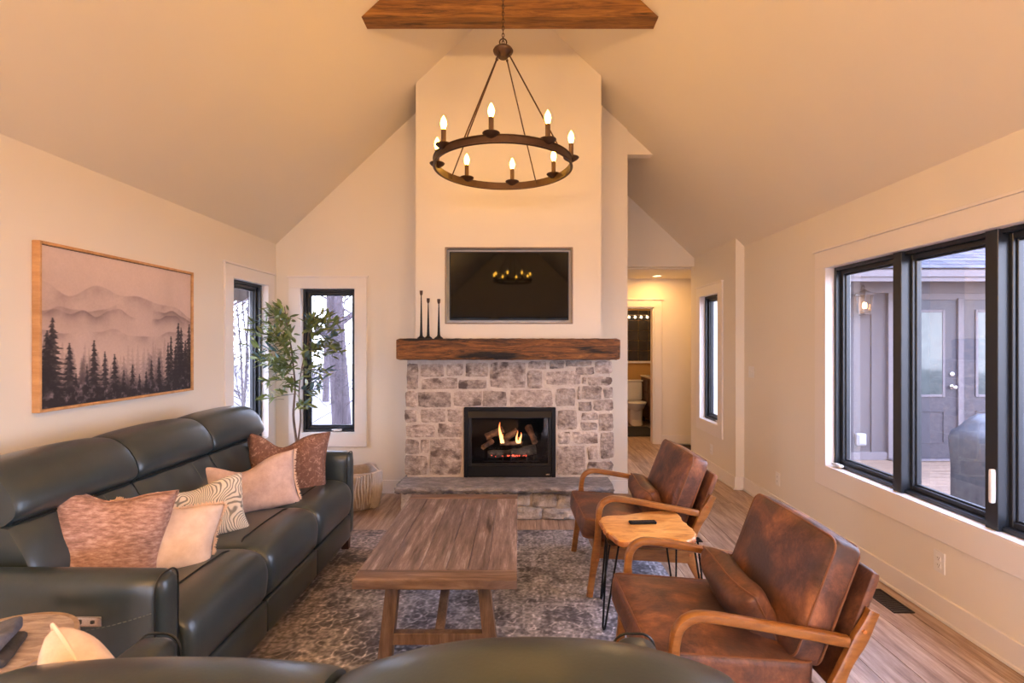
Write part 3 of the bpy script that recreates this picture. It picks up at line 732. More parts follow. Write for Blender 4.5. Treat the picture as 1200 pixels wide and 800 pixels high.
# slab with a chiselled edge
nx = 70; rng_ = random.Random(5)
def slab():
    mb = MB(); v = []; f = []; a, b = -1.055, .815; y_f = 4.345; rows = [(YB, .308), (5.0, .308), (4.7, .307), (4.45, .308), (y_f+.012, .308), (y_f, .300), (y_f-.004, .285), (y_f+.004, .268), (y_f+.02, .252), (4.47, .250), (YB, .250)]
    for i in range(nx+1):
        t_ = i/nx; x = a+(b-a)*t_
        for k, (y, z) in enumerate(rows):
            dy = dz = 0
            if 4 <= k <= 8: dy = rng_.uniform(-.008, .010)+.008*math.sin(x*11)+.005*math.sin(x*27); dz = rng_.uniform(-.004, .004) if k > 4 else 0
            if k == 8: dz = rng_.uniform(-.012, .012)
            if k in (1, 2, 3): dz = rng_.uniform(-.0015, .0015)
            xx = x+(rng_.uniform(-.01, .01) if i in (0, nx) else 0)
            v.append((xx, y+dy, z+dz))
    m = len(rows)
    for i in range(nx):
        for k in range(m):
            l = (k+1) % m; f.append((i*m+k, (i+1)*m+k, (i+1)*m+l, i*m+l))
    f.append(tuple(range(m))); f.append(tuple(nx*m+k for k in range(m-1, -1, -1)))
    return mb.add(v, f)
obj('hearth_slab', slab(), M['slab'], fp, world=True, sharp=40)

# mantel shelf, rough sawn with eased ends
mb = MB(); a, b = -1.08, .893; v = []; f = []; n = 60; rg = random.Random(9)
sec = [(4.500, 1.572), (4.497, 1.545), (4.500, 1.49), (4.498, 1.44), (4.502, 1.405), (4.512, 1.388), (4.60, 1.385), (4.80, 1.385), (4.80, 1.575), (4.60, 1.576), (4.515, 1.576)]
for i in range(n+1):
    t_ = i/n; x = a+(b-a)*t_; e = min(t_, 1-t_)*(b-a); sh = .016*max(0, 1-e/.02)
    for k, (y, z) in enumerate(sec):
        dy = rg.uniform(-.0035, .0035)+.003*math.sin(x*17+k) if y < 4.6 else 0
        zc = 1.48; z2 = zc+(z-zc)*(1-sh*6); v.append((x, max(y, 4.5)*0+y+dy+(sh*.7 if y < 4.6 else 0), z2+(rg.uniform(-.002, .002) if y < 4.6 else 0)))
m = len(sec)
for i in range(n):
    for k in range(m):
        l = (k+1) % m; f.append((i*m+k, i*m+l, (i+1)*m+l, (i+1)*m+k))
f.append(tuple(range(m-1, -1, -1))); f.append(tuple(n*m+k for k in range(m)))
mb.add(v, f)
tag(obj('mantel_shelf', mb, M['mantel']), 'thick rough-sawn brown wooden mantel shelf above the stone surround', 'mantel')

# gas fireplace insert
gi = thing('fireplace_insert', 'black gas fireplace insert with lit logs set in the stonework', 'fireplace insert', (-.083, SY, .308))
Lx0, Lx1 = fx0+.004, fx1-.004; z0, z1 = .310, .944
fr = MB()
bx(Lx0, Lx0+.036, 4.675, 4.78, z0, z1, .003, fr); bx(Lx1-.036, Lx1, 4.675, 4.78, z0, z1, .003, fr); bx(Lx0+.036, Lx1-.036, 4.675, 4.78, z1-.022, z1, .003, fr)
bx(Lx0+.036, Lx1-.036, 4.695, 4.78, z1-.034, z1-.022, 0, fr)
obj('frame', fr, M['black'], gi, world=True)
obj('lower_panel', bx(Lx0+.036, Lx1-.036, 4.682, 4.76, z0, z0+.098, .004), M['black'], gi, world=True)
hd = MB(); prism([(4.672, z1-.088), (4.70, z1-.030), (4.78, z1-.030), (4.78, z1-.088)], Lx0+.036, Lx1-.036, 'x', hd); obj('hood', hd, M['tv_bezel'], gi, world=True)
wf = MB(); a, b, c, d = Lx0+.036, Lx1-.036, z0+.098, z1-.088
for q in ((a, a+.03, c, d), (b-.03, b, c, d), (a+.03, b-.03, c, c+.02), (a+.03, b-.03, d-.012, d)): bx(q[0], q[1], 4.70, 4.73, q[2], q[3], .003, wf)
obj('glass_frame', wf, M['tv_bezel'], gi, world=True)
li = MB(); bx(a, b, 5.12, 5.14, c-.02, d+.05, 0, li); bx(a-.01, a, 4.78, 5.14, c-.02, d+.05, 0, li); bx(b, b+.01, 4.78, 5.14, c-.02, d+.05, 0, li)
bx(a, b, 4.78, 5.14, c-.03, c-.02, 0, li); bx(a, b, 4.78, 5.14, d+.05, d+.06, 0, li); obj('firebox_lining', li, M['fire_in'], gi, world=True)
obj('glass_pane', bx(a+.03, b-.03, 4.715, 4.719, c+.02, d-.012), M['glass'], gi, world=True)
obj('nameplate', bx(.247, .283, 4.679, 4.683, .328, .341, .001), M['chrome'], gi, world=True)
def log(p, q, r0, r1, mat, seed):
    rg = random.Random(seed); P = [Vector(p).lerp(Vector(q), t/7) for t in range(8)]
    mb = sweep(P, [(r0+(r1-r0)*t/7)*rg.uniform(.86, 1.12) for t in range(8)], 10); mb.fn(lambda x, y, z: (x+rg.uniform(-.004, .004), y+rg.uniform(-.004, .004), z+rg.uniform(-.004, .004)))
    obj('log', mb, mat, gi, world=True, sharp=60)
def fpx(x, y, D=4.88): return ((x-608)/600*D, D, 1.55-(y-400)/600*D)
log(fpx(572, 532, 4.86), fpx(618, 530, 4.84), .034, .036, M['char'], 1)
log(fpx(598, 532, 4.82), fpx(628, 526, 4.84), .040, .046, M['char'], 2)
log(fpx(569, 512, 4.94), fpx(589, 503, 4.98), .030, .034, M['log'], 3)
log(fpx(566, 524, 4.84), fpx(576, 517, 4.96), .026, .028, M['log'], 4)
log(fpx(590, 516, 5.00), fpx(606, 504, 5.02), .030, .030, M['log'], 5)
log(fpx(619, 500, 5.00), fpx(627, 518, 4.84), .034, .030, M['log'], 6)
log(fpx(586, 519, 4.88), fpx(612, 519, 4.88), .022, .022, M['log'], 7)
gr = MB()
for k in range(7): sweep([fpx(571+k*9, 542, 4.80), fpx(572+k*9, 531, 4.78)], .004, 6, mb=gr)
sweep([fpx(566, 540, 4.79), fpx(632, 540, 4.79)], .006, 6, mb=gr); obj('grate', gr, M['black_metal'], gi, world=True)
def flame(cx, top, hw, seed, cyb=519):
    rg = random.Random(seed); prof = []
    for k in range(9):
        t = k/8; y = cyb-(cyb-top)*t; r = hw*(math.sin(min(1, t*2.2+.25)*math.pi*.5))*(1-t)**.8
        prof.append((cx+hw*.5*math.sin(t*5+seed), y, max(r, .0008)))
    P = [fpx(a_, b_, 4.86) for a_, b_, _ in prof]
    return sweep(P, [r_*4.86/600 for *_, r_ in prof], 8, up=(0, 1, 0), rad2=[r_*4.86/600 for *_, r_ in prof])
for cx_, tp, hw, sd in ((586.5, 494, 2.6, 1), (589.5, 508, 1.6, 2), (606, 504, 1.5, 3), (610, 506, 1.7, 4), (608, 512, 2.2, 5)):
    obj('flame', flame(cx_, tp, hw, sd), M['flame'], gi, world=True)
em = MB()
for k in range(26):
    x = rnd.uniform(575, 617); p = fpx(x, 534+rnd.uniform(-.8, .8), 4.775); soft(rnd.uniform(.004, .012), .006, rnd.uniform(.004, .009), .002, 2, mb=em, at=p)
tag(obj('embers', em, M['ember'], gi, world=True), kind='stuff')

# television in its niche
tv = thing('television', 'flat black television recessed in the chimney wall above the mantel', 'television', ((TV[0]+TV[1])/2, CY+.06, (TV[2]+TV[3])/2))
hw, hh = .562, .322
obj('screen', bx(-hw+.008, hw-.008, -.030, -.010, -hh+.008, hh-.008, .002), M['tv'], tv)
fr = MB()
for q in ((-hw, -hw+.010, -hh, hh), (hw-.010, hw, -hh, hh), (-hw+.01, hw-.01, -hh, -hh+.012), (-hw+.01, hw-.01, hh-.010, hh)): bx(q[0], q[1], -.034, .02, q[2], q[3], .002, fr)
obj('bezel', fr, M['tv_bezel'], tv)
obj('wall_bracket', bx(-.2, .2, .0, .03, -.15, .15), M['black_metal'], tv)
# niche lining edge
for nm_, q in (('trim_3', (TV[0]-.012, TV[0], TV[2]-.012, TV[3]+.012)), ('trim_4', (TV[1], TV[1]+.012, TV[2]-.012, TV[3]+.012)), ('trim_5', (TV[0], TV[1], TV[2]-.012, TV[2])), ('trim_6', (TV[0], TV[1], TV[3], TV[3]+.012))):
    struct(nm_, bx(q[0], q[1], CY-.008, CY, q[2], q[3], .002), plain('grey_niche_trim', rgb(150, 132, 116), .6) if nm_ == 'trim_3' else bpy.data.materials['grey_niche_trim'])

# candlesticks on the mantel
def stick(px, top, base_r, label):
    D = 4.62; x = (px-608)/600*D; zt = 1.55+(400-top)/600*D; z0 = 1.576; H = zt-z0
    t = thing('candlestick', label, 'candlestick', (x, D, z0), 0, 'black candlesticks on the mantel')
    obj('base', lathe([(base_r, 0), (base_r, .006), (base_r*.8, .012), (base_r*.45, .022), (.013, .034)], 20), M['black_metal'], t)
    obj('stem', lathe([(.014, .030), (.012, .06), (.0095, .14), (.007, H*.6), (.0045, H-.05), (.004, H-.04)], 12), M['black_metal'], t)
    obj('candle_cup', lathe([(.004, H-.045), (.010, H-.038), (.0135, H-.026), (.0145, H-.002), (.0145, H), (.011, H), (.010, H-.012)], 14), M['bronze'], t)
stick(493.6, 340.5, .036, 'tallest black metal candlestick, leftmost of three on the mantel')
stick(501.8, 349.5, .036, 'middle black metal candlestick on the mantel, close beside the tallest')
stick(514.2, 350.3, .040, 'right-hand black metal candlestick, nearest the television')

# ================================================================== chandelier
cx, cyy, r_, zr = -.113, 3.675, .486, 2.785
kc = .9524
ch = thing('chandelier', 'bronze wagon-wheel ring chandelier with eight lit candle bulbs hanging from the beam', 'chandelier', (cx*kc, cyy*kc, 1.55+(zr-1.55)*kc)); ch.scale = (kc, kc, kc)
mb = MB(); n = 72; v = []; f = []
for k in range(n):
    a = 2*math.pi*k/n
    for (rr_, z) in ((r_+.006, 0), (r_+.006, .054), (r_-.006, .054), (r_-.006, 0)): v.append((rr_*math.cos(a), rr_*math.sin(a), z))
for k in range(n):
    for j in range(4): f.append((k*4+j, ((k+1) % n)*4+j, ((k+1) % n)*4+(j+1) % 4, k*4+(j+1) % 4))
mb.add(v, f); sweep([((r_+.008)*math.cos(2*math.pi*k/n), (r_+.008)*math.sin(2*math.pi*k/n), .003) for k in range(n)], .005, 6, True, mb)
sweep([((r_+.008)*math.cos(2*math.pi*k/n), (r_+.008)*math.sin(2*math.pi*k/n), .051) for k in range(n)], .005, 6, True, mb)
obj('ring', mb, M['bronze'], ch)
hz = 3.63-zr
obj('hub', lathe([(.005, hz-.050), (.030, hz-.048), (.045, hz-.030), (.068, hz-.010), (.073, hz+.005), (.066, hz+.018), (.05, hz+.030), (.022, hz+.040), (.012, hz+.052), (.0, hz+.054)], 24), M['bronze'], ch)
mb = MB(); z = hz+.05; k = 0
while z < (ZT-1.55)/kc+1.55-zr-.06:
    lk = [(.008*math.cos(t_*math.pi/4), 0, .017*math.sin(t_*math.pi/4)) for t_ in range(8)]
    if k % 2: lk = [(0, a, c) for a, b, c in lk]
    sweep([(a, b, c+z+.014) for a, b, c in lk], .0028, 6, True, mb); z += .026; k += 1
tag(obj('chain', mb, M['bronze'], ch), kind='stuff')
lp = [(.026*math.cos(t_*math.pi/6), 0, .026*math.sin(t_*math.pi/6)+hz+.066) for t_ in range(12)]
obj('hanging_loop', sweep(lp, .005, 6, True), M['bronze'], ch)
cpz = (ZT-1.55)/kc+1.55-zr-.06
obj('ceiling_canopy', lathe([(.065, cpz-.0005), (.065, cpz-.012), (.045, cpz-.026), (.01, cpz-.03)][::-1], 20), M['bronze'], ch)
for a in (58, 148, 238, 328):
    c_, s_ = math.cos(R(a)), math.sin(R(a))
    obj('rod', sweep([(.050*c_, .050*s_, hz-.035), ((r_-.014)*c_, (r_-.014)*s_, .03)], .0052, 8), M['bronze'], ch)
    hk = MB(); tt = [((.052+.012*math.cos(q*math.pi/5))*c_, (.052+.012*math.cos(q*math.pi/5))*s_, hz-.038+.014*math.sin(q*math.pi/5)) for q in range(10)]
    sweep(tt, .003, 6, True, hk); tt = [((r_-.012+.010*math.cos(q*math.pi/5))*c_, (r_-.012+.010*math.cos(q*math.pi/5))*s_, .030+.013*math.sin(q*math.pi/5)) for q in range(10)]
    sweep(tt, .003, 6, True, hk); obj('hook', hk, M['bronze'], ch)
cup = lathe([(.006, .030), (.020, .034), (.048, .052), (.056, .062), (.054, .066), (.030, .060), (.0, .058)], 20).mesh('cup'); cup.materials.append(M['bronze'])
slv = lathe([(.0165, .058), (.0165, .160), (.012, .164)], 14).mesh('candle_sleeve'); slv.materials.append(M['candle'])
blb = lathe([(.007, .160), (.013, .170), (.019, .188), (.0205, .203), (.017, .222), (.010, .238), (.004, .248), (.001, .253)], 14).mesh('bulb'); blb.materials.append(M['bulb'])
for k in range(8):
    a = R(83+45*k); px_, py_ = r_*math.cos(a), r_*math.sin(a)
    for nm_, me in (('cup', cup), ('candle_sleeve', slv), ('bulb', blb)): obj(nm_, me, None, ch, loc=(px_, py_, 0))

copy_thing(ch, (-.17, -3.1, 3.02), R(20), 'second bronze ring chandelier behind the camera, mirrored small in the television')
# ================================================================== wall plates, register, hall light
def plate(name, label, cat, loc, rotz, w_, h, kind):
    t = thing(name, label, cat, loc, rotz)
    obj('plate', bx(-w_/2, w_/2, -.006, 0, -h/2, h/2, .002), M['white_plastic'], t)
    if kind == 'outlet':
        for dz in (-.02, .02):
            r1 = obj('receptacle', bx(-.016, .016, -.009, -.005, dz-.014, dz+.014, .003), M['white_plastic'], t)
            s1 = MB(); bx(-.007, -.005, -.0095, -.008, dz-.002, dz+.008, 0, s1); bx(.005, .007, -.0095, -.008, dz-.002, dz+.008, 0, s1); bx(-.002, .002, -.0095, -.008, dz-.010, dz-.006, 0, s1)
            obj('slot', s1, M['slot'], r1)
    else:
        for k in range(kind):
            dx = (k-(kind-1)/2)*.046; obj('toggle', bx(dx-.005, dx+.005, -.016, -.005, -.010, .012, .002), M['white_plastic'], t)
plate('light_switch', 'white double light switch plate on the right wall beside the alcove corner', 'light switch', (XR, 5.19, 1.24), R(-90), .116, .115, 2)
plate('wall_outlet', 'white wall outlet low on the right wall near the alcove corner', 'outlet', (XR, 4.66, .30), R(-90), .075, .118, 'outlet')
plate('wall_outlet', 'white wall outlet low under the big three-part window', 'outlet', (XR, 2.87, .315), R(-90), .075, .118, 'outlet')
plate('wall_outlet', 'white wall outlet on the alcove wall below the narrow window', 'outlet', (XW, 6.03, .28), R(-90), .075, .118, 'outlet')
vt = thing('floor_register', 'dark bronze floor register beside the right baseboard', 'floor vent', (2.20, 3.06, 0))
fm = MB(); bx(-.06, -.05, -.14, .14, 0, .006, 0, fm); bx(.05, .06, -.14, .14, 0, .006, 0, fm); bx(-.05, .05, -.14, -.13, 0, .006, 0, fm); bx(-.05, .05, .13, .14, 0, .006, 0, fm); obj('register_frame', fm, M['vent'], vt)
sl = MB()
for k in range(13): sl.add(*(lambda y: ([(-.05, y, .004), (.05, y+.012, .004), (.05, y+.018, .004), (-.05, y+.006, .004), (-.05, y, .001), (.05, y+.012, .001), (.05, y+.018, .001), (-.05, y+.006, .001)], [(0, 1, 2, 3), (7, 6, 5, 4), (0, 4, 5, 1), (1, 5, 6, 2), (2, 6, 7, 3), (3, 7, 4, 0)]))(-.13+k*.0195))
obj('grille', sl, M['vent'], vt); obj('duct', bx(-.05, .05, -.13, .13, .0003, .0012), M['slot'], vt)
hl = thing('recessed_light', 'round recessed ceiling light glowing in the hallway', 'ceiling light', (2.0, 7.40, HC))
obj('trim_ring', lathe([(.055, -.001), (.085, -.001), (.085, -.006), (.06, -.008), (.055, -.001)], 24), M['trim'], hl)
obj('lens', lathe([(.0, -.003), (.056, -.003), (.056, -.002)], 24), emit('recessed_lens', (1.0, .70, .36, 1), 8), hl)
area('hall_downlight', (2.0, 7.40, HC-.02), (0, 0, 0), .12, .12, 7, (1.0, .52, .15), shape='DISK')
area('alcove_downlight', (1.3, 7.15, HC-.02), (0, 0, 0), .12, .12, 7, (1.0, .52, .15), shape='DISK')
l = bpy.data.lights.new('bathroom_vanity_bulb', 'POINT'); l.energy = 16; l.color = (1.0, .68, .36); l.shadow_soft_size = .08
o = bpy.data.objects.new('bathroom_vanity_bulb', l); C.objects.link(o); o.location = (2.2, 8.9, 2.15)

# ================================================================== bathroom contents seen through the door
to = thing('toilet', 'white toilet in the bathroom beyond the hall', 'toilet', (2.17, 9.62, 0), 0)
obj('pedestal', loft([(-.22, 0), (.26, 0), (.24, .16), (.28, .34), (-.24, .36), (-.20, .2), (-.17, .1)], -.115, .115, 6, .06, .3), M['porcelain'], to)
obj('bowl', lathe([(.10, .25), (.16, .32), (.19, .385), (.195, .40), (.14, .40)], 24).xf(Matrix.Translation((0, -.08, 0)) @ Matrix.Diagonal((1, 1.25, 1, 1))), M['porcelain'], to)
obj('seat', lathe([(.0, .405), (.20, .405), (.205, .42), (.19, .432), (.0, .434)], 24).xf(Matrix.Translation((0, -.08, 0)) @ Matrix.Diagonal((1, 1.25, 1, 1))), M['porcelain'], to)
obj('tank', soft(.40, .18, .36, .03, 6, at=(0, .29, .60)), M['porcelain'], to); obj('tank_lid', bx(-.21, .21, .19, .39, .78, .81, .01), M['porcelain'], to)
rl = thing('toilet_paper_roll', 'white toilet paper roll on the bathroom wall', 'toilet roll', (2.06, 10.10, .62))
obj('roll', sweep([(-.05, 0, 0), (.05, 0, 0)], .055, 16), M['white_plastic'], rl); obj('holder', sweep([(.0, 0, 0), (.07, 0, 0), (.07, .095, 0)], .008, 8), M['chrome'], rl)
va = thing('bathroom_vanity', 'dark walnut bathroom vanity with small knobs and pale top', 'vanity', (2.66, 9.45, 0))
obj('body', bx(-.25, .03, -.55, .60, .10, .86, .004), M['vanity'], va); obj('vanity_top', bx(-.27, .03, -.57, .62, .86, .89, .004), M['porcelain'], va)
for yy in (-.50, .55):
    for xx in (-.22, .0): obj('leg', bx(xx-.025, xx+.025, yy-.025, yy+.025, 0, .10, .003), M['vanity'], va)
for r0 in range(3):
    for c0 in range(2):
        ya = -.53+c0*.57; d_ = obj('drawer', bx(-.268, -.25, ya, ya+.54, .13+r0*.24, .35+r0*.24, .004), M['vanity'], va)
        obj('knob', soft(.024, .024, .024, .012, 4, at=(-.282, ya+.27, .24+r0*.24)), M['chrome'], d_)
    d_ = obj('drawer', bx(-.23, .01, -.568, -.55, .13+r0*.24, .35+r0*.24, .004), M['vanity'], va)
    obj('knob', soft(.024, .024, .024, .012, 4, at=(-.11, -.58, .24+r0*.24)), M['chrome'], d_)
tag(obj('bath_mat', soft(.60, .9, .024, .012, 8, at=(2.02, 8.78, .0125)), M['mat_black']), 'black bath mat on the bathroom floor', 'mat')
tl = thing('shower_window', 'dark glossy tiled shower opening with white sill above the toilet', 'shower window', (2.2, 10.19, 1.15))
for i in range(5):
    for j in range(7): obj('tile', bx(-.62+j*.2, -.62+j*.2+.194, -.012, 0, .02+i*.2, .02+i*.2+.194, .003), M['dark_tile'], tl)
obj('sill', bx(-.65, .48, -.05, 0, -.03, 0.01, .003), M['trim'], tl)
lt = thing('mirrored_light_bar', 'row of glowing bulbs standing in for lights mirrored in the dark tile', 'light reflection', (2.36, 10.14, 2.03))  # glowing bar built in place of lamps reflected in the dark tile
obj('bar', sweep([(-.22, 0, .04), (.22, 0, .04)], .012, 8), M['chrome'], lt)
for k in range(4): obj('bulb', soft(.045, .045, .045, .022, 5, at=(-.18+k*.12, -.02, 0)), emit('mirrored_bulb', (1, .75, .45, 1), 6) if k == 0 else bpy.data.materials['mirrored_bulb'], lt)

# ================================================================== framed picture
rs = np.random.RandomState(4)
def picture_image(W=470, H=334):
    y = np.linspace(0, 1, H)[:, None]; x = np.linspace(0, 1, W)[None, :]
    top = np.array([212, 188, 176])/255; low = np.array([196, 172, 164])/255
    im = top*(1-y[..., None])+low*y[..., None]; im = np.repeat(im, W, 1) if im.shape[1] == 1 else im
    im = im+(fbm(W, H, (5, 3), rs)[..., None]-.5)*.10
    def layer(ridge, tone, soft_, fade):
        nonlocal im
        d = (y-ridge)
        a = np.clip(d/soft_, 0, 1)*np.exp(-np.clip(d, 0, 9)/fade)
        a = a*np.clip(.5+3.2*(fbm(W, H, (5, 4), rs, 6)-.5), 0, 1)*.8; a = np.clip(a, 0, 1)[..., None]
        im = im*(1-a)+np.array(tone)/255*a
    def n1(c): return fbm(W, 1, (c, 1), rs, 6)[0][None, :]
    layer(.23+.16*np.abs(x-.38)+.16*(n1(7)-.5), (150, 126, 122), .010, .10)
    layer(.30-.06*np.exp(-((x-.52)/.08)**2)+.20*np.abs(x-.55)+.06*(n1(12)-.5), (118, 98, 96), .008, .07)
    layer(.40-.07*np.exp(-((x-.43)/.05)**2)+.06*(n1(14)-.5), (112, 94, 96), .008, .035)
    layer(.53+.06*(n1(10)-.5)-.05*np.abs(x-.6), (120, 102, 102), .01, .05)
    def tree(cx_, ty, hgt, wd, tone, a0, ragged):
        nonlocal im
        h = hgt; yy = (y-ty)/h
        nb = max(8, int(h*60)); ph = rs.rand()*6
        tier = (np.clip(yy, 0, 9)*nb*.5+ph) % 1.0; prof = wd*(.05+np.clip(yy, 0, 9)**.9)*(.35+.65*tier)*(.8+.4*rs.rand(H)[:, None])*(1+.25*np.sin(yy*41+ph)*np.sign(x-cx_))
        sway = 0
        a = 1/(1+np.exp((np.abs(x-cx_)-prof-sway)/.0014)); a = a*((yy > 0) & (yy < 1.6))*a0
        a = a*np.clip(.8+.5*(fbm(W, H, (60, 60), rs, 3)-.35), 0, 1)
        a = np.clip(a, 0, 1)[..., None]; im = im*(1-a)+np.array(tone)/255*a
    for k in range(60):      # distant pale trees
        c = rs.rand(); t = .60+.20*rs.rand()-.16*abs(c-.5)
        tree(c, t, .22, .030, (130, 112, 110), .38, 1)
    for k in range(46):
        c = rs.rand(); t = .66+.16*rs.rand()-.14*abs(c-.5)
        tree(c, t, .26, .040, (92, 78, 80), .55, 1)
    fog = np.exp(-((x-.45)/.22)**2-((y-.66)/.14)**2)[..., None]*.35; im = im*(1-fog)+np.array([206, 184, 172])/255*fog
    for (c, t, wd) in ((.055, .44, .050), (.03, .52, .05), (.14, .60, .040), (.275, .58, .036), (.34, .66, .030), (.40, .68, .036), (.52, .76, .030), (.175, .80, .024), (.62, .82, .03),
                       (.82, .545, .034), (.795, .60, .03), (.885, .43, .042), (.91, .47, .040), (.985, .44, .040), (.95, .58, .038), (.72, .72, .030), (.66, .74, .028), (.86, .62, .03), (.235, .74, .02), (.46, .80, .03), (.57, .84, .03)):
        tree(c, t, .62-.3*(t-.43), wd*2.0, (40, 34, 38), .96, 2)
    g = np.clip((y-.83+.07*(fbm(W, H, (9, 4), rs)-.5)*4)/.09, 0, 1)*.88; tex = fbm(W, H, (40, 30), rs, 4)
    gt = (np.array([40, 34, 38])/255)[None, None]+(np.clip(tex-.52, 0, 1)*1.3)[..., None]*np.array([1, .9, .9])
    im = im*(1-g[..., None])+gt*g[..., None]
    im = im+(fbm(W, H, (140, 100), rs, 2)[..., None]-.5)*.03
    return np.clip(im, 0, 1)
pf = thing('framed_picture', 'large misty pine forest print in a thin pale oak frame on the left wall', 'picture', (XL, 3.232, 1.184))
PW, PH, PD = 1.242, .884, .040
fm = MB()
bx(.0, PD, -PW/2, -PW/2+.016, 0, PH, .002, fm); bx(.0, PD, PW/2-.016, PW/2, 0, PH, .002, fm)
bx(.0, PD, -PW/2+.016, PW/2-.016, 0, .016, .002, fm); bx(.0, PD, -PW/2+.016, PW/2-.016, PH-.016, PH, .002, fm); obj('frame', fm, M['frame_oak'], pf)
obj('backing_board', bx(.004, PD-.016, -PW/2+.016, PW/2-.016, .016, PH-.016), M['slot'], pf)
color_grid('print', picture_image(), (PD-.012, -PW/2+.020, PH-.020), (0, PW-.04, 0), (0, 0, -(PH-.04)), attr_mat('forest_print', .75), pf)

# ================================================================== rug
def rug_image(W, H):
    rs = np.random.RandomState(11)
    x = np.linspace(-1, 1, W)[None, :]; y = np.linspace(-1, 1, H)[:, None]
    X = np.abs(x)*1.30; Y = np.abs(y)*1.60          # metres from the middle, mirrored
    lines = np.zeros((H, W))
    def band(d, w_): return np.exp(-(d/w_)**2)
    for (a, b, k) in ((.26, .26, 0), (.52, .52, 1), (.26, .78, 1), (.78, .26, 0), (.78, .78, 1), (0, .52, 1), (.52, 0, 0), (0, 1.04, 0), (.52, 1.04, 1), (0, 0, 1), (.78, 1.3, 0), (.26, 1.3, 1)):
        r = np.sqrt((X-a)**2+(Y-b)**2); th = np.arctan2(Y-b, X-a)
        for q, am in ((.06, 5), (.115, 6), (.16, 8)):
            rr_ = q*(1+.22*np.cos(am*th+k)); lines = np.maximum(lines, band(r-rr_, .006)*(r < .22))
        lines = np.maximum(lines, .8*band(r-.03, .008))
        vine = np.maximum(band(X-.13-.07*np.sin(Y*14), .007), band(Y-.13-.07*np.sin(X*14), .007)); lines = np.maximum(lines, .7*vine)
    edge = np.minimum(1.30-X, 1.60-Y)
    for e, w_ in ((.05, .006), (.09, .005), (.30, .006), (.34, .005)): lines = np.maximum(lines, band(edge-e, w_)*.9)
    dark = (.5+.5*np.sin(X*17+.7)*np.sin(Y*17+.3))
    wear = fbm(W, H, (5, 6), rs, 7, .62); fine = fbm(W, H, (80, 100), rs, 3); streak = fbm(W, H, (6, 160), rs, 4, .7); st2 = fbm(W, H, (130, 6), rs, 3, .7)
    fade = np.clip((wear-.36)*4.0, 0, 1)
    base = np.array([150, 150, 160])/255; dk = np.array([58, 56, 66])/255; lt = np.array([212, 212, 222])/255; warm_tint = np.array([138, 108, 88])/255
    k = np.clip(.05+1.15*dark*(1-fade*.8)+(fine-.5)*2.4+(streak-.5)*1.2+(fbm(W, H, (14, 16), rs, 6, .8)-.5)*4.6, 0, 1)[..., None]
    im = base*(1-k*.85)+dk*k*.85
    l = np.clip(lines*(.35+.8*np.clip((fine-.35)*3, 0, 1))*(1-.3*fade), 0, 1)[..., None]; im = im*(1-l*.95)+lt*l*.95
    f2 = np.clip((fbm(W, H, (9, 11), rs, 6, .65)-.50)*4+(fine-.5)*2, 0, 1)[..., None]*.45; im = im*(1-f2)+lt*f2
    b = np.clip((-x-.30)*1.5+(fbm(W, H, (4, 5), rs, 5)-.5)*1.2, 0, 1)[..., None]*.75  # browner towards the left: warm light and sofa shading put into the colour
    im2 = im*(warm_tint/base)*.92; im = im*(1-b)+im2*b
    im = im*(1+.35*(st2-.5)[..., None])*(1+.9*(fbm(W, H, (200, 240), rs, 2)[..., None]-.5))
    return np.clip(im, 0, 1)
RX0, RX1, RY0, RY1 = -1.62, .99, 1.05, 4.19
rg_ = thing('area_rug', 'faded grey oriental area rug under the coffee table, warm light painted brown at its left', 'rug', ((RX0+RX1)/2, (RY0+RY1)/2, 0))
RW, RH = RX1-RX0, RY1-RY0
color_grid('rug_pile', rug_image(430, 520), (-RW/2, -RH/2, .0095), (RW, 0, 0), (0, RH, 0), attr_mat('worn_rug_pile', .95, .5, 260, .2), rg_)
obj('rug_binding', bx(-RW/2-.004, RW/2+.004, -RH/2-.004, RH/2+.004, .0008, .0088, .003), plain('rug_binding_cloth', rgb(128, 118, 116), .95), rg_)

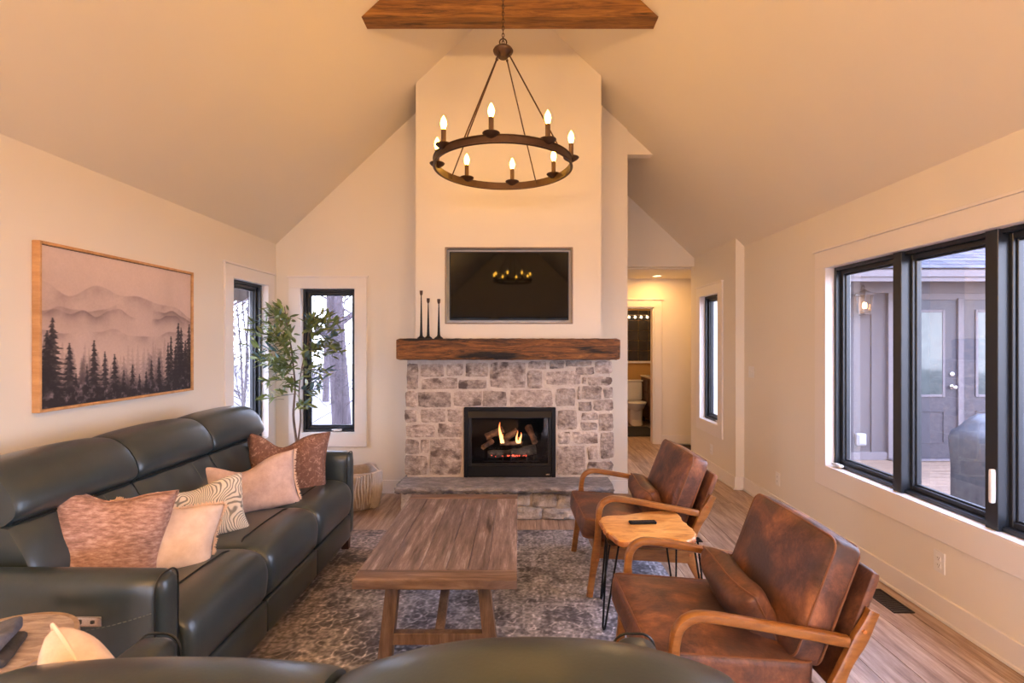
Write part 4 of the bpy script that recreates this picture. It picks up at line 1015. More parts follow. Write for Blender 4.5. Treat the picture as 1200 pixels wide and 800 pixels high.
# ================================================================== sofas
def sofa(name, label, loc, rotz, L, arm_w, front, backs, seat_split, arm_h=.72, arm_r=.05, feet=True, cut_back=.50):
    """local x along the length, front towards -y, seat backs rising to y=+.27"""
    rt = thing(name, label, 'sofa', loc, rotz); h = L/2; F = front
    for s in (-1, 1):
        xc = s*(h-arm_w/2)
        a = soft(arm_w, cut_back+F-.04, arm_h-.10, arm_r, 12, (.004, 0, .006), at=(xc, (cut_back-.02-F)/2, .10+(arm_h-.10)/2))
        am = obj('armrest', a, M['leather'], rt)
        hx_p, zt, zb, rc, y_ = arm_w/2-.0045+.002, arm_h-.0045+.004, .12, .045, -F+.030
        pts = [(xc-hx_p, y_, zb), (xc-hx_p, y_, zt-rc-.1)]+[(xc-hx_p+rc-rc*math.cos(R(a_)), y_, zt-rc+rc*math.sin(R(a_))) for a_ in range(0, 91, 15)]+[(xc+hx_p-rc+rc*math.sin(R(a_)), y_, zt-rc+rc*math.cos(R(a_))) for a_ in range(0, 91, 15)]+[(xc+hx_p, y_, zt-rc-.1), (xc+hx_p, y_, zb)]
        obj('piping', sweep(pts, .0036, 6), M['leather_seam'], am)
        xo = xc+s*(arm_w/2+.0012); st = [(xo, -F+.04, arm_h-.12), (xo, -F+.20, arm_h-.165), (xo, -F+.40, arm_h-.19), (xo, -F+.70, arm_h-.19), (xo, -F+.95, arm_h-.18)]
        pts = catmull(st, n=10); mb = MB()
        for i in range(0, len(pts)-1): mb_ = sweep([pts[i], pts[i].lerp(pts[i+1], .6)], .0016, 5, mb=mb)
        obj('stitching', mb, M['stitch'], am)
        xi = xc-s*(arm_w/2+.0012); pts = catmull([(xi, a_, b_) for _, a_, b_ in st], n=10)
        if feet:
            for yy in (-F+.06, cut_back-.12):
                obj('foot', prism([(xc-.028, .095), (xc+.028, .095), (xc+.020, 0.0), (xc-.020, 0.0)], yy-.026, yy+.026), M['vanity'], rt)
    obj('base', bx(-h+arm_w, h-arm_w, -F+.07, cut_back-.06, .11, .34, .01), M['leather_seam'], rt)
    obj('back_panel', soft(L-.06, .07, .78, .03, 8, at=(0, cut_back-.10, .12+.39)), M['leather'], rt)
    for (a, b) in seat_split:
        w_ = b-a-.004; xm = (a+b)/2
        prof = catmull([(-F+.01, .285), (-F-.012, .36), (-F-.012, .44), (-F+.02, .50), (-F+.09, .528), (-F+.20, .53), (-.12, .515), (.06, .50), (.10, .44), (.10, .30), (-.15, .27), (-F+.10, .27)], True, 4)
        se = obj('seat_cushion', loft([(p.x, p.y) for p in [Vector((q[0], q[1], 0)) for q in [(p[0], p[1], 0) for p in [(v[0], v[1]) for v in prof]]]], xm-w_/2, xm+w_/2, 14, .05, .10,
                  crown=lambda u, y, z: (y, z+(.014*(1-u*u) if z > .42 else 0))), M['leather'], rt)
        sm = MB(); yy = -F+.17
        pts = [(xm-w_/2+.006, -F+.06, .506), (xm-w_/2+.03, yy-.03, .523)]+[(xm-w_/2+.08+(w_-.16)*k/8, yy, .5345+.013*(1-(2*(.08+(w_-.16)*k/8)/w_-1)**2)) for k in range(9)]+[(xm+w_/2-.03, yy-.03, .523), (xm+w_/2-.006, -F+.06, .506)]
        sweep(catmull(pts, n=3), .0048, 5, mb=sm); obj('seam', sm, M['leather_seam'], se)
        pf_ = soft(w_, .05, .175, .022, 8, (0, .006, 0), at=(xm, -F+.022, .19)); obj('footrest_panel', pf_, M['leather'], rt)
    for (a, b, top, arch) in backs:
        w_ = b-a-.006; xm = (a+b)/2; dz = top-1.10
        lum = catmull([(.0, .44), (-.035, .54), (-.03, .66), (.005, .76), (.050, .835), (.09, .855), (.30, .87), (.37, .80), (.38, .60), (.38, .44)], True, 4)
        lo = obj('back_cushion', loft([(p[0], p[1]) for p in lum], xm-w_/2, xm+w_/2, 12, .045, .04, crown=lambda u, y, z: (y-(.012*(1-u*u) if y < .2 else 0)-(.006*math.cos(u*9)*math.exp(-((z-.80)/.05)**2) if y < .2 else 0), z)), M['leather'], rt)
        hd_ = catmull([(.060, .862), (.030, .90), (.044, .97), (.085, 1.04), (.145, 1.088), (.22, 1.102), (.30, 1.085), (.35, 1.02), (.37, .93), (.37, .845), (.25, .835), (.10, .845)], True, 5)
        def cr_(u, y, z, dz=dz, arch=arch):
            k = max(0, (z-.86)/.24); return (y-(.016*(1-u*u)*min(1, k*3) if y < .2 else 0), z+dz*k+(-arch*abs(u)**2.4)*k)
        obj('headrest', loft([(p[0], p[1]) for p in hd_], xm-w_/2, xm+w_/2, 16, .05, .05, crown=cr_), M['leather'], rt)
        obj('tuck_seam', sweep([(xm-w_/2+.02+(w_-.04)*k/12, .066-.012*(1-(k/6-1)**2), .858+dz*.0) for k in range(13)], .004, 5), M['leather_seam'], lo)
        sts = MB(); 
        xs_ = xm+w_*.17
        pts = catmull([(xs_, .050, .845), (xs_+.012, .004, .76), (xs_+.016, -.028, .66), (xs_+.016, -.040, .56)], n=8)
        for i in range(len(pts)-1): sweep([pts[i]-Vector((0, .008, 0)), pts[i].lerp(pts[i+1], .6)-Vector((0, .008, 0))], .0016, 5, mb=sts)
        obj('stitching', sts, M['stitch'], lo)
    return rt
Ls = 2.11; hs = Ls/2; aw = .125; sw = (Ls-2*aw)/3
xs3 = [-hs+aw+k*sw for k in range(4)]
sf = sofa('leather_sofa', 'long three-seat dark green-grey leather reclining sofa along the left wall', (-1.83, 2.825, 0.0095), R(90), Ls, aw, .60,
          [(xs3[k], xs3[k+1], 1.085, .014) for k in range(3)], [(xs3[k], xs3[k+1]) for k in range(3)])
cp = obj('control_panel', soft(.105, .008, .036, .004, 8), M['chrome'], sf, loc=(-hs-.004, -.34, .575), rot=(0, 0, R(90)))
obj('control_button', soft(.012, .006, .016, .003, 4), M['slot'], cp, loc=(.022, .005, 0)); obj('control_button', soft(.012, .006, .012, .003, 4), M['slot'], cp, loc=(-.022, .005, 0))
lv = sofa('leather_loveseat', 'dark leather loveseat in the foreground seen from behind, facing the fireplace', (-.345, 1.05, 0.0095), R(180), 1.46, .125, .42,
          [(-.74, -.045+.035, 1.012, .078), (-.008, .60, .962, .012)], [(-.605, 0), (0, .605)], cut_back=.50)

# ------------------------------------------------------------------ coffee table
tz, th = .4695, .044
ct = thing('coffee_table', 'long weathered plank coffee table with splayed trestle legs on the rug', 'coffee table', (-.383, 2.975, .0095))
z1, z0 = tz-.0095, tz-.0095-th; hw, hl = .375, .655
pls = [-.375, -.245, -.09, .035, .14, .235, .375]
for k in range(6): obj('plank', bx(pls[k]+.0008, pls[k+1]-.0008, -hl+.105, hl-.105, z0, z1-rnd.uniform(0, .0012), .0022), M['table_wood'], ct)
wd = mottled('weathered_table_end_board', [(0.32, rgb(70, 50, 40)), (0.5, rgb(106, 84, 72)), (0.68, rgb(144, 122, 110))], (.42, .62), 3.2, 9, .3, 24, (.9, 9, 6), rand=.1, dist=.003, distort=.5)
for s in (-1, 1):
    e = bx(-hw, hw, s*hl, s*(hl-.104), z0, z1, .006); rg = random.Random(3)
    e.fn(lambda x, y, z: (x, y+rg.uniform(-.002, .002), z+rg.uniform(-.0015, .0015))); obj('end_board', e, wd, ct)
for s in (-1, 1):
    y_ = s*(hl-.13)
    for q in (-1, 1):
        l_ = prism([(q*.185, z0), (q*.185+q*.058, z0), (q*.29, 0), (q*.225, 0)], y_-.03, y_+.03); obj('leg', l_, M['table_leg'], ct)
    obj('stretcher', bx(-.25, .25, y_-.022, y_+.022, .10, .155, .003), M['table_leg'], ct)
    obj('top_rail', bx(-.28, .28, y_-.03, y_+.03, z0-.05, z0-.0005, .003), M['table_leg'], ct)
    br_ = MB(); sweep([(0, y_-s*.02, .13), (0, s*.06, z0-.035)], .024, 8, mb=br_, sq=3, up=(1, 0, 0), rad2=.021); obj('brace', br_, M['table_leg'], ct)
obj('long_rail', bx(-.03, .03, -.40, .40, z0-.035, z0-.0005, .003), M['table_leg'], ct)

# ------------------------------------------------------------------ armchairs
def armchair(label, loc, rotz):
    rt = thing('armchair', label, 'armchair', loc, rotz, 'brown leather armchairs')
    W = .335
    for s in (-1, 1):
        y = s*W
        pa = [(-.365, y, 0), (-.345, y, .14), (-.322, y, .28), (-.312, y, .40), (-.308, y, .49), (-.296, y, .545), (-.262, y, .578), (-.21, y, .588), (-.10, y, .572), (.08, y, .538), (.27, y, .500), (.30, y, .494)]
        P = catmull(pa, n=4); n = len(P); a_ = []; b_ = []
        for p in P:
            a_.append(.020+.008*math.exp(-((p.z-.26)/.07)**2) if p.x < -.3 and p.z < .45 else (.0175 if p.x < .2 else .019)); b_.append(.0165 if p.z < .5 else .021)
        obj('arm_and_front_leg', sweep(P, b_, 12, sq=1.7, up=(0, 1, 0), rad2=a_), M['chair_wood'], rt)
        po = [(.392, y, .600), (.368, y, .55), (.335, y, .49), (.285, y, .40), (.25, y, .31), (.245, y, .25), (.268, y, .17), (.315, y, .08), (.362, y, 0)]
        P = catmull(po, n=4); ra = []
        for p in P: ra.append(.020+.016*math.exp(-((p.z-.27)/.08)**2)+.007*math.exp(-((p.z-.50)/.05)**2) if p.z > .03 else .019)
        obj('rear_post', sweep(P, .015, 12, sq=2.0, up=(0, 1, 0), rad2=ra), M['chair_wood'], rt)
        sr = prism([(-.325, .235), (.24, .195), (.24, .268), (-.325, .302)], y-.0145, y+.0145); obj('seat_rail', sr, M['chair_wood'], rt)
        for (px_, pz_) in ((-.315, .26), (-.318, .225), (.245, .245), (.350, .535)):
            o_ = sweep([(px_, y+s*.014, pz_), (px_, y+s*.020, pz_)], .007, 10); obj('screw_plug', o_, M['bark_edge'], rt)
    obj('front_rail', bx(-.325, -.295, -W+.0, W-.0, .235, .300, .003), M['chair_wood'], rt)
    obj('rear_rail', bx(.215, .245, -W, W, .205, .262, .003), M['chair_wood'], rt)
    T = Matrix.Translation((-.095, 0, .372)) @ Matrix.Rotation(R(5), 4, 'Y')
    w_, d_ = .62, .60
    sc = soft(.60, .615, .118, .026, 14, (.010, .004, .020), wob=.0015, seed=2).xf(T); so = obj('seat_cushion', sc, M['suede'], rt)
    def pipe(hx, hy, z, T, r=.030, bul=.008):
        pts = []
        for (cx_, cy_, a0) in ((hx-r, hy-r, 0), (-hx+r, hy-r, 90), (-hx+r, -hy+r, 180), (hx-r, -hy+r, 270)):
            for k in range(5): a = R(a0+k*22.5); pts.append((cx_+r*math.cos(a), cy_+r*math.sin(a), z))
        return sweep(pts, .0042, 6, True).xf(T)
    obj('piping', pipe(.297, .304, .054, T), M['suede_seam'], so); obj('piping', pipe(.297, .304, -.054, T), M['suede_seam'], so)
    TB = Matrix.Translation((.256, 0, .600)) @ Matrix.Rotation(R(21), 4, 'Y')
    bc = soft(.118, .60, .46, .032, 14, (.020, .006, .010), wob=.002, seed=5).xf(TB); bo = obj('back_cushion', bc, M['suede'], rt)
    def pipe2(hy, hz, x, T, r=.045):
        pts = []
        for (a_, b_, a0) in ((hy-r, hz-r, 0), (-hy+r, hz-r, 90), (-hy+r, -hz+r, 180), (hy-r, -hz+r, 270)):
            for k in range(6): a = R(a0+k*18); pts.append((x, a_+r*math.cos(a), b_+r*math.sin(a)))
        return sweep(pts, .0044, 6, True).xf(T)
    obj('piping', pipe2(.298, .228, -.046, TB), M['suede_seam'], bo); obj('piping', pipe2(.298, .228, .046, TB), M['suede_seam'], bo)
    TP = Matrix.Translation((.346, 0, .515)) @ Matrix.Rotation(R(21), 4, 'Y')
    obj('back_panel', soft(.040, .635, .44, .018, 10, (.003, 0, 0)).xf(TP), M['suede'], rt)
    obj('seat_deck', bx(-.30, .22, -.318, .318, .266, .305, .006).xf(Matrix.Rotation(R(3), 4, 'Y')), M['suede_seam'], rt)
    return rt
ac = armchair('brown leather armchair with honey wood frame nearest the camera, beside the big window', (.838, 2.115, .001), R(1.5))
a2 = copy_thing(ac, (.780, 3.445, .010), R(2), 'brown leather armchair with honey wood frame nearer the fireplace, behind the side table')
ac.location.z = .0; ac.location.z = .010
def lumbar(label, loc, rot):
    t = thing('lumbar_cushion', label, 'cushion', loc, 0, 'lumbar cushions'); t.rotation_euler = rot
    mb = pillow_mb(.46, .215, .155, 0, 16, 4, .03); o_ = obj('cushion_body', mb, M['suede'], t, sharp=80)
    obj('piping', sweep([Vector(p) for p in mb.edge], .0045, 6, True), M['suede_seam'], o_); return t
lumbar('brown leather lumbar cushion on the nearest armchair', (.965, 2.150, .405), (R(-28), 0, R(90+5)))
lumbar('brown leather lumbar cushion on the armchair nearer the fireplace', (.915, 3.47, .405), (R(-28), 0, R(90+4)))

# ------------------------------------------------------------------ live-edge side table and remote
out = [(702.5, 611), (704, 605.5), (711, 603.6), (722, 603), (733, 602.6), (742, 601), (753, 599.3), (765, 598.5), (778, 598.2), (790, 598.8), (796, 602), (799, 607), (804, 612), (811, 618), (815.5, 624), (815, 629), (810, 632.5), (800, 633), (789, 631), (775, 630), (762, 630), (750, 631.5), (738, 633.5), (728, 633), (720, 630), (714, 624), (709, 622), (706, 616)]
ztab = .505; op = [at_px(x, y, ztab) for x, y in out]; op = [(p[0], p[1]) for p in op]
ccx = sum(p[0] for p in op)/len(op); ccy = sum(p[1] for p in op)/len(op)
sd = thing('side_table', 'small live-edge wooden side table on black hairpin legs between the armchairs', 'side table', (ccx, ccy, 0.0095))
lo_ = [Vector((p[0]-ccx, p[1]-ccy, 0)) for p in op]; cl = catmull(lo_, True, 3); m = len(cl); mb = MB(); v = []; f = []
rg = random.Random(8); wob = [rg.uniform(-.004, .004) for _ in range(m)]
zz = ztab-.0095; lay = [(.55, zz-.042), (.90, zz-.042), (.975, zz-.036), (1.0, zz-.022), (.99, zz-.008), (.965, zz-.001), (.93, zz), (.5, zz)]
for s_, z in lay:
    for k in range(m): e_ = 1+wob[k]*6*(1 if .97 < s_ else .3); v.append((cl[k].x*s_*e_, cl[k].y*s_*e_, z+(wob[k]*.4 if z < zz-.005 else 0)))
for i in range(len(lay)-1):
    for k in range(m): l_ = (k+1) % m; f.append((i*m+k, i*m+l_, (i+1)*m+l_, (i+1)*m+k))
f.append(tuple(range(m-1, -1, -1))); f.append(tuple((len(lay)-1)*m+k for k in range(m)))
mb.add(v, f); so = obj('table_top', mb, M['slab_wood'], sd)
so.data.materials.append(M['bark_edge'])
for p_ in so.data.polygons:
    c_ = p_.center
    if c_.z < zz-.006 and abs(p_.normal.z) < .8: p_.material_index = 1
def hairpin(x, y, dx, dy):
    q = MB(); px_, py_ = -dy, dx; n_ = math.hypot(dx, dy); px_, py_ = px_/n_*.045, py_/n_*.045
    top = zz-.043; foot = (x+dx, y+dy)
    P = [(x+px_, y+py_, top), (foot[0]+px_*.18, foot[1]+py_*.18, .014), (foot[0], foot[1], .006), (foot[0]-px_*.18, foot[1]-py_*.18, .014), (x-px_, y-py_, top)]
    sweep([P[0], P[1]], .0055, 8, mb=q); sweep(catmull(P[1:4], n=4), .0055, 8, mb=q); sweep([P[3], P[4]], .0055, 8, mb=q)
    bx(x-.03, x+.03, y-.03, y+.03, top-.001, top+.003, 0, q); return q
for (x, y, dx, dy) in ((-.22, -.14, -.055, -.035), (.24, -.10, .05, -.03), (-.19, .12, -.045, .03), (.17, .14, .04, .035)):
    obj('hairpin_leg', hairpin(x, y, dx, dy), M['black_metal'], sd)
rx, ry = at_px(753, 611, ztab+.01)
rm = thing('remote_control', 'slim black remote control lying on the live-edge side table', 'remote', (rx, ry, ztab), R(3))
obj('remote_body', bx(-.078, .078, -.019, .019, 0, .014, .004), M['black'], rm)
for k in range(8):
    for q in range(2): obj('button', bx(-.062+k*.016, -.053+k*.016, -.010+q*.012, -.003+q*.012, .0135, .0155, .001), M['slot'], rm)

# ------------------------------------------------------------------ round limed end table, cloths
rt_ = thing('round_end_table', 'round limed-wood end table beside the near end of the long sofa', 'end table', (-1.565, 1.51, 0))
zt_ = .645; mb = MB(); Rr = .205
for k in range(6):
    y0, y1 = -Rr+.012+k*(2*Rr-.024)/6, -Rr+.012+(k+1)*(2*Rr-.024)/6-.0015
    n_ = 9; rr_ = Rr-.013; up_ = []; 
    for i in range(n_+1):
        y = y0+(y1-y0)*i/n_; up_.append((math.sqrt(max(0, rr_**2-y*y)), y))
    poly = [(a, b) for a, b in up_]+[(-a, b) for a, b in up_[::-1]]
    obj('plank', prism(poly, zt_-.028, zt_-.0005, 'z').xf(Matrix.Rotation(R(35), 4, 'Z')), M['limed_wood'], rt_)
obj('rim', lathe([(Rr-.013, zt_-.030), (Rr, zt_-.030), (Rr+.002, zt_-.015), (Rr, zt_), (Rr-.010, zt_+.001), (Rr-.013, zt_-.001)], 48), M['limed_rim'], rt_)
obj('pedestal', lathe([(.03, .03), (.035, .1), (.028, .3), (.035, .5), (.09, zt_-.03)], 20), M['limed_rim'], rt_)
obj('foot_disc', lathe([(.15, 0), (.155, .01), (.15, .025), (.03, .035)], 32), M['limed_rim'], rt_)
def cloth(name, label, x, y, z, w_, d_, h, rot_, mat, seed, cat='cloth'):
    rg = random.Random(seed); ph = [rg.uniform(0, 6) for _ in range(4)]
    mb = soft(w_, d_, h, h*.45, 14); mb.fn(lambda a, b, c: (a, b, c+h/2+.007*math.sin(a*34+ph[0])*(c > 0)+.006*math.sin(b*40+ph[1])*(c > 0)))
    tag(obj(name, mb, mat, None, loc=(x, y, z), rot=(0, 0, R(rot_))), label, cat)
cloth('folded_cloth', 'charcoal folded cloth, the lower of two on the round end table', -1.565, 1.435, zt_+.001, .24, .17, .022, 28, M['dark_cloth'], 2)
cloth('folded_cloth', 'slate blue folded cloth on top of the charcoal one on the end table', -1.58, 1.45, zt_+.030, .22, .16, .034, 24, M['slate_cloth'], 5)

# ------------------------------------------------------------------ throw pillows
def pillow(name, label, c, yaw, lean, roll, w_, h, t, mat, chop=0, seed=1, fringe=None, fr_len=.016, trim=None, cx_=0.0, group='throw pillows on the long sofa', apex=0):
    """bottom edge rests on c, face towards yaw (degrees; 0 = facing the camera)"""
    o = thing(name, label, 'pillow', c, 0, group)
    o.rotation_euler = (Matrix.Rotation(R(yaw), 3, 'Z') @ Matrix.Rotation(R(lean), 3, 'X') @ Matrix.Rotation(R(roll), 3, 'Y')).to_euler()
    if apex: o.location = Vector(c)-(o.rotation_euler.to_matrix() @ Vector((apex*w_/2, 0, h)))
    mb = pillow_mb(w_, h, t, chop, 22, seed, cx=cx_)
    rg = random.Random(seed); q = [rg.uniform(0, 6) for _ in range(3)]
    mb.fn(lambda x, y, z: (x+.004*math.sin(z*22+q[0]), y+.006*math.sin(x*19+q[1])*math.cos(z*15+q[2]), z))
    b_ = obj('pillow_cover', mb, mat, o, sharp=80)
    if fringe:
        tag(obj('fringe', fringe_mb(mb.edge, fr_len, 7, fringe, .0018), M['fringe'], o), kind='stuff')
    if trim: obj('piping', sweep([Vector(p) for p in mb.edge], .004, 6, True), trim, b_)
    return o
SZ = .545
pillow('throw_pillow', 'dusty terracotta woven pillow at the near end of the long sofa', (-1.765, 2.14, SZ-.06), 34, -12, 10, .43, .43, .24, M['rust_cloth'], .035, 3, cx_=-.1, trim=M['rust_cloth'])
pillow('throw_pillow', 'cream pillow with a frayed seam beside the terracotta one', (-1.60, 2.25, SZ-.035), 40, -28, 14, .44, .33, .17, M['cream_cloth'], .02, 7, fringe=lambda a, b: True, cx_=.1)
pillow('throw_pillow', 'cream pillow with a grey swirling line pattern on the middle seat', (-1.65, 2.62, SZ-.04), 38, -26, -4, .52, .33, .15, M['swirl_cloth'], .03, 9)
pillow('throw_pillow', 'pale pink linen pillow with frayed side edges in front of the brown one', (-1.60, 3.08, SZ-.04), 34, -20, -4, .56, .35, .15, M['pink_cloth'], .07, 12, cx_=-.1, fringe=lambda a, b: abs(a[0]-b[0]) < abs(a[2]-b[2]))
pillow('throw_pillow', 'brown embroidered pillow leaning in the far corner of the long sofa', (-1.60, 3.50, SZ-.05), 20, -16, 3, .54, .43, .17, M['brown_cloth'], .09, 15, cx_=-.15, trim=M['brown_cloth'])
pillow('throw_pillow', 'cream pillow with one corner raised on the foreground loveseat, bottom left', (-.98, 1.06, .955), -25, 16, 27, .34, .34, .14, M['cream_cloth'], 0, 21, group='pillows on the loveseat', trim=M['fringe'], apex=-1)
pillow('throw_pillow', 'cream pillow corner showing over the right end of the loveseat', (.345, 1.13, .850), 0, 12, 38, .30, .30, .12, M['cream_cloth'], 0, 22, group='pillows on the loveseat', apex=-1)

# ------------------------------------------------------------------ basket behind the sofa end
bk = thing('woven_basket', 'white macrame-fringed basket on the floor beyond the sofa arm', 'basket', (-1.53, 4.80, 0))
def sq_ring(s_, z, r=.10, n=10, dz=0):
    pts = []
    for (cx_, cy_, a0) in ((s_-r, s_-r, 0), (-s_+r, s_-r, 90), (-s_+r, -s_+r, 180), (s_-r, -s_+r, 270)):
        for k in range(n): a = R(a0+k*90/(n-1)); x, y = cx_+r*math.cos(a), cy_+r*math.sin(a); pts.append((x, y, z+dz*(abs(x*y)/(s_*s_))))
    return pts
mb = MB(); rings = [sq_ring(.14, .004, .09), sq_ring(.175, .06, .10), sq_ring(.20, .16, .10), sq_ring(.20, .26, .09, dz=.02), sq_ring(.19, .32, .08, dz=.05), sq_ring(.178, .32, .075, dz=.05), sq_ring(.185, .2, .08), sq_ring(.12, .02, .08)]
m = len(rings[0]); v = [p for r0 in rings for p in r0]; f = []
for i in range(len(rings)-1):
    for k in range(m): l_ = (k+1) % m; f.append((i*m+k, i*m+l_, (i+1)*m+l_, (i+1)*m+k))
f.append(tuple(range(m-1, -1, -1))); f.append(tuple((len(rings)-1)*m+k for k in range(m))); mb.add(v, f)
obj('basket_body', mb.xf(Matrix.Rotation(R(28), 4, 'Z')), M['basket_in'], bk)
mb = MB(); rr_ = random.Random(4); rp = sq_ring(.205, 0, .09, 14)
rp = [Vector(p) for p in rp]; tot = len(rp)
for k in range(520):
    t_ = k/520*tot; i = int(t_) % tot; p = rp[i].lerp(rp[(i+1) % tot], t_-int(t_)); nrm = Vector((p.x, p.y, 0)).normalized(); zt0 = .325+.045*abs(p.x*p.y)/.042; zb0 = rr_.uniform(.02, .08); w0 = rr_.uniform(-.012, .012)
    tn = Vector((-nrm.y, nrm.x, 0)); P = []
    for q in range(7):
        s_ = q/6; z = zt0+(zb0-zt0)*s_; sc_ = 1 if z > .16 else .86+.14*(z/.16)
        P.append(Vector((p.x*sc_, p.y*sc_, z))+nrm*(.004+.007*math.sin(s_*9+k))+tn*(w0*math.sin(s_*6+k*.7)))
    sweep(P, .0068, 5, mb=mb)
tag(obj('macrame_cords', mb.xf(Matrix.Rotation(R(28), 4, 'Z')), M['basket'], bk), kind='stuff')

# ------------------------------------------------------------------ olive tree
pl = thing('potted_olive_tree', 'slender potted olive tree in the corner between the two windows', 'potted plant', (-2.13, 4.86, 0))
obj('pot', lathe([(.0, 0), (.11, 0), (.135, .02), (.15, .26), (.155, .28), (.14, .285), (.135, .25), (.0, .245)], 28), plain('cream_pot_glaze', rgb(206, 196, 184), .5), pl)
obj('soil', lathe([(0, .246), (.134, .247), (.134, .250), (0, .256)], 20), M['trunk'], pl)
rt2 = random.Random(12); stems = MB()
main = [(0, 0, .24), (.015, .01, .55), (-.01, 0, .85), (.005, .0, 1.10), (-.015, .01, 1.32), (-.04, .01, 1.52), (-.075, .0, 1.74), (-.09, -.01, 1.88)]
mp_ = catmull(main, n=5); sweep(mp_, [.015-.012*k/len(mp_) for k in range(len(mp_))], 8, mb=stems)
sec_ = catmull([(.012, .01, .50), (.05, .02, .80), (.035, .02, 1.05), (.07, .0, 1.30), (.12, .0, 1.50), (.14, -.02, 1.66)], n=5); sweep(sec_, [.010-.008*k/len(sec_) for k in range(len(sec_))], 8, mb=stems)
leafmb = MB(); L_ = .105; v = []; f = []
for i in range(6):
    t_ = i/5; wv = .0140*math.sin(math.pi*min(1, t_*.9+.08))**.8+.0005
    v += [(-wv, t_*L_, .004*math.sin(t_*3)), (0, t_*L_, -.003+.004*math.sin(t_*3)), (wv, t_*L_, .004*math.sin(t_*3))]
for i in range(5): a = i*3; f += [(a, a+1, a+4, a+3), (a+1, a+2, a+5, a+4)]
leafmb.add(v, f); lm1 = leafmb.mesh('leaf', 80); lm1.materials.append(M['leaf']); lm2 = lm1.copy(); lm2.materials.clear(); lm2.materials.append(M['leaf_blue'])
twigs = MB(); spots = []
def twig(p0, d, length, leaves, blue=False):
    d = Vector(d).normalized(); p0 = Vector(p0); P = [p0]
    for k in range(5): d = (d+Vector((rt2.uniform(-.16, .16), rt2.uniform(-.16, .16), rt2.uniform(-.06, .10)))).normalized(); P.append(P[-1]+d*length/5)
    sweep(P, [.0035-.0022*k/5 for k in range(6)], 5, mb=twigs)
    for k in range(leaves):
        t_ = .25+.75*k/(leaves-1); s_ = t_*5; i = min(4, int(s_)); p = P[i].lerp(P[i+1], s_-i); dd = (P[i+1]-P[i]).normalized()
        side = Vector((rt2.uniform(-1, 1), rt2.uniform(-1, 1), rt2.uniform(-.5, .8))); side = (side-dd*side.dot(dd)).normalized()
        ld = (dd*.75+side*(.8 if k < leaves-1 else .1)).normalized(); up_ = Vector((rt2.uniform(-.5, .5), rt2.uniform(-.5, .5), 1)); xx = ld.cross(up_).normalized(); up_ = xx.cross(ld)
        mt = Matrix(((xx.x, ld.x, up_.x), (xx.y, ld.y, up_.y), (xx.z, ld.z, up_.z))); spots.append((p, mt.to_euler(), rt2.uniform(.8, 1.2), blue if rt2.random() < .8 else not blue))
tw = [(1.86, -1, .1, .9, .10), (1.84, .6, -.5, .8, .13), (1.80, -.9, -.6, .5, .18), (1.78, 1, -.3, .35, .24), (1.74, .2, -1, .3, .20), (1.72, -.6, .4, .3, .20), (1.70, 1, .2, .5, .30),
      (1.66, -1, -.1, .25, .36), (1.64, -.8, -.7, .1, .34), (1.60, 1, -.4, .25, .30), (1.58, -.3, -1, .2, .26), (1.56, 1, 0, .1, .36), (1.54, 1, -.6, -.1, .32), (1.50, -1, -.3, .05, .34),
      (1.48, .5, -.9, .1, .28), (1.46, 1, -.1, .05, .36), (1.42, -1, -.5, -.1, .30), (1.40, -.4, -.9, -.1, .26), (1.38, 1, -.5, -.2, .30), (1.34, -1, 0, -.1, .34), (1.32, .7, -.7, -.1, .30), (1.28, 1, -.2, -.25, .28),
      (1.24, -.9, -.5, -.2, .24), (1.18, .8, -.5, -.2, .24), (1.12, -.8, -.4, -.2, .22), (1.0, .5, -.5, -.1, .14)]
tw += [(1.62, .3, -1, .2, .20), (1.52, -.2, -1, .1, .24), (1.44, .1, -1, .05, .22), (1.36, .3, -1, 0, .24), (1.28, -.3, -1, 0, .22), (1.68, .5, -.8, .3, .20), (1.22, .2, -1, -.1, .2), (1.56, -.6, -.8, .1, .22), (1.76, .6, .1, .4, .18), (1.48, .9, .3, .2, .26)]
for i, (z, dx, dy, dz, ln) in enumerate(tw):
    src = mp_ if dx < .5 else sec_
    p = min(src, key=lambda q: abs(q.z-(z-.06))); twig(p, (dx, dy, dz+.15), ln, 11, blue=(i % 5 in (1, 3) and z < 1.62))
obj('stem', stems, M['trunk'], pl); tag(obj('twigs', twigs, M['trunk'], pl), kind='stuff')
ext = []
for i in range(len(spots)):
    p, e_, s_, b_ = spots[i]
    for q in range(1): ext.append((p+Vector((rt2.uniform(-.05, .05), rt2.uniform(-.05, .05), rt2.uniform(-.05, .05))), Euler((e_.x+rt2.uniform(-.9, .9), e_.y+rt2.uniform(-.9, .9), e_.z+rt2.uniform(-.9, .9))), s_*rt2.uniform(.7, 1.0)))
lv_ = MB(); vv_ = [Vector(c) for c in v]
for (p, e_, s_) in ext+[q[:3] for q in spots[290:]]:
    m3 = e_.to_matrix(); lv_.add([m3 @ (c*s_)+p for c in vv_], f)
tag(obj('leaves', lv_, M['leaf'], pl, sharp=80), kind='stuff')
for (p, e_, s_, b_) in spots[:290]:
    o_ = obj('leaf', lm2 if b_ else lm1, None, pl, loc=p, rot=e_); o_.scale = (s_, s_, s_)
    if abs(p.x) > 9: pass

# ================================================================== outdoors
struct('ground', bx(-30, 30, -25, 45, -.62, -.50), M['ground'])
# deck outside the big window
dk = struct('deck', bx(2.62, 9.0, 1.0, 6.95, -.20, -.075), M['siding'])
me = bx(0, 6.3, 0, .135, -.03, 0, .004).mesh('deck_board'); me.materials.append(M['deck'])
for k in range(42): obj('deck_board', me, None, dk, loc=(2.66, 1.02+k*.141, -.045))
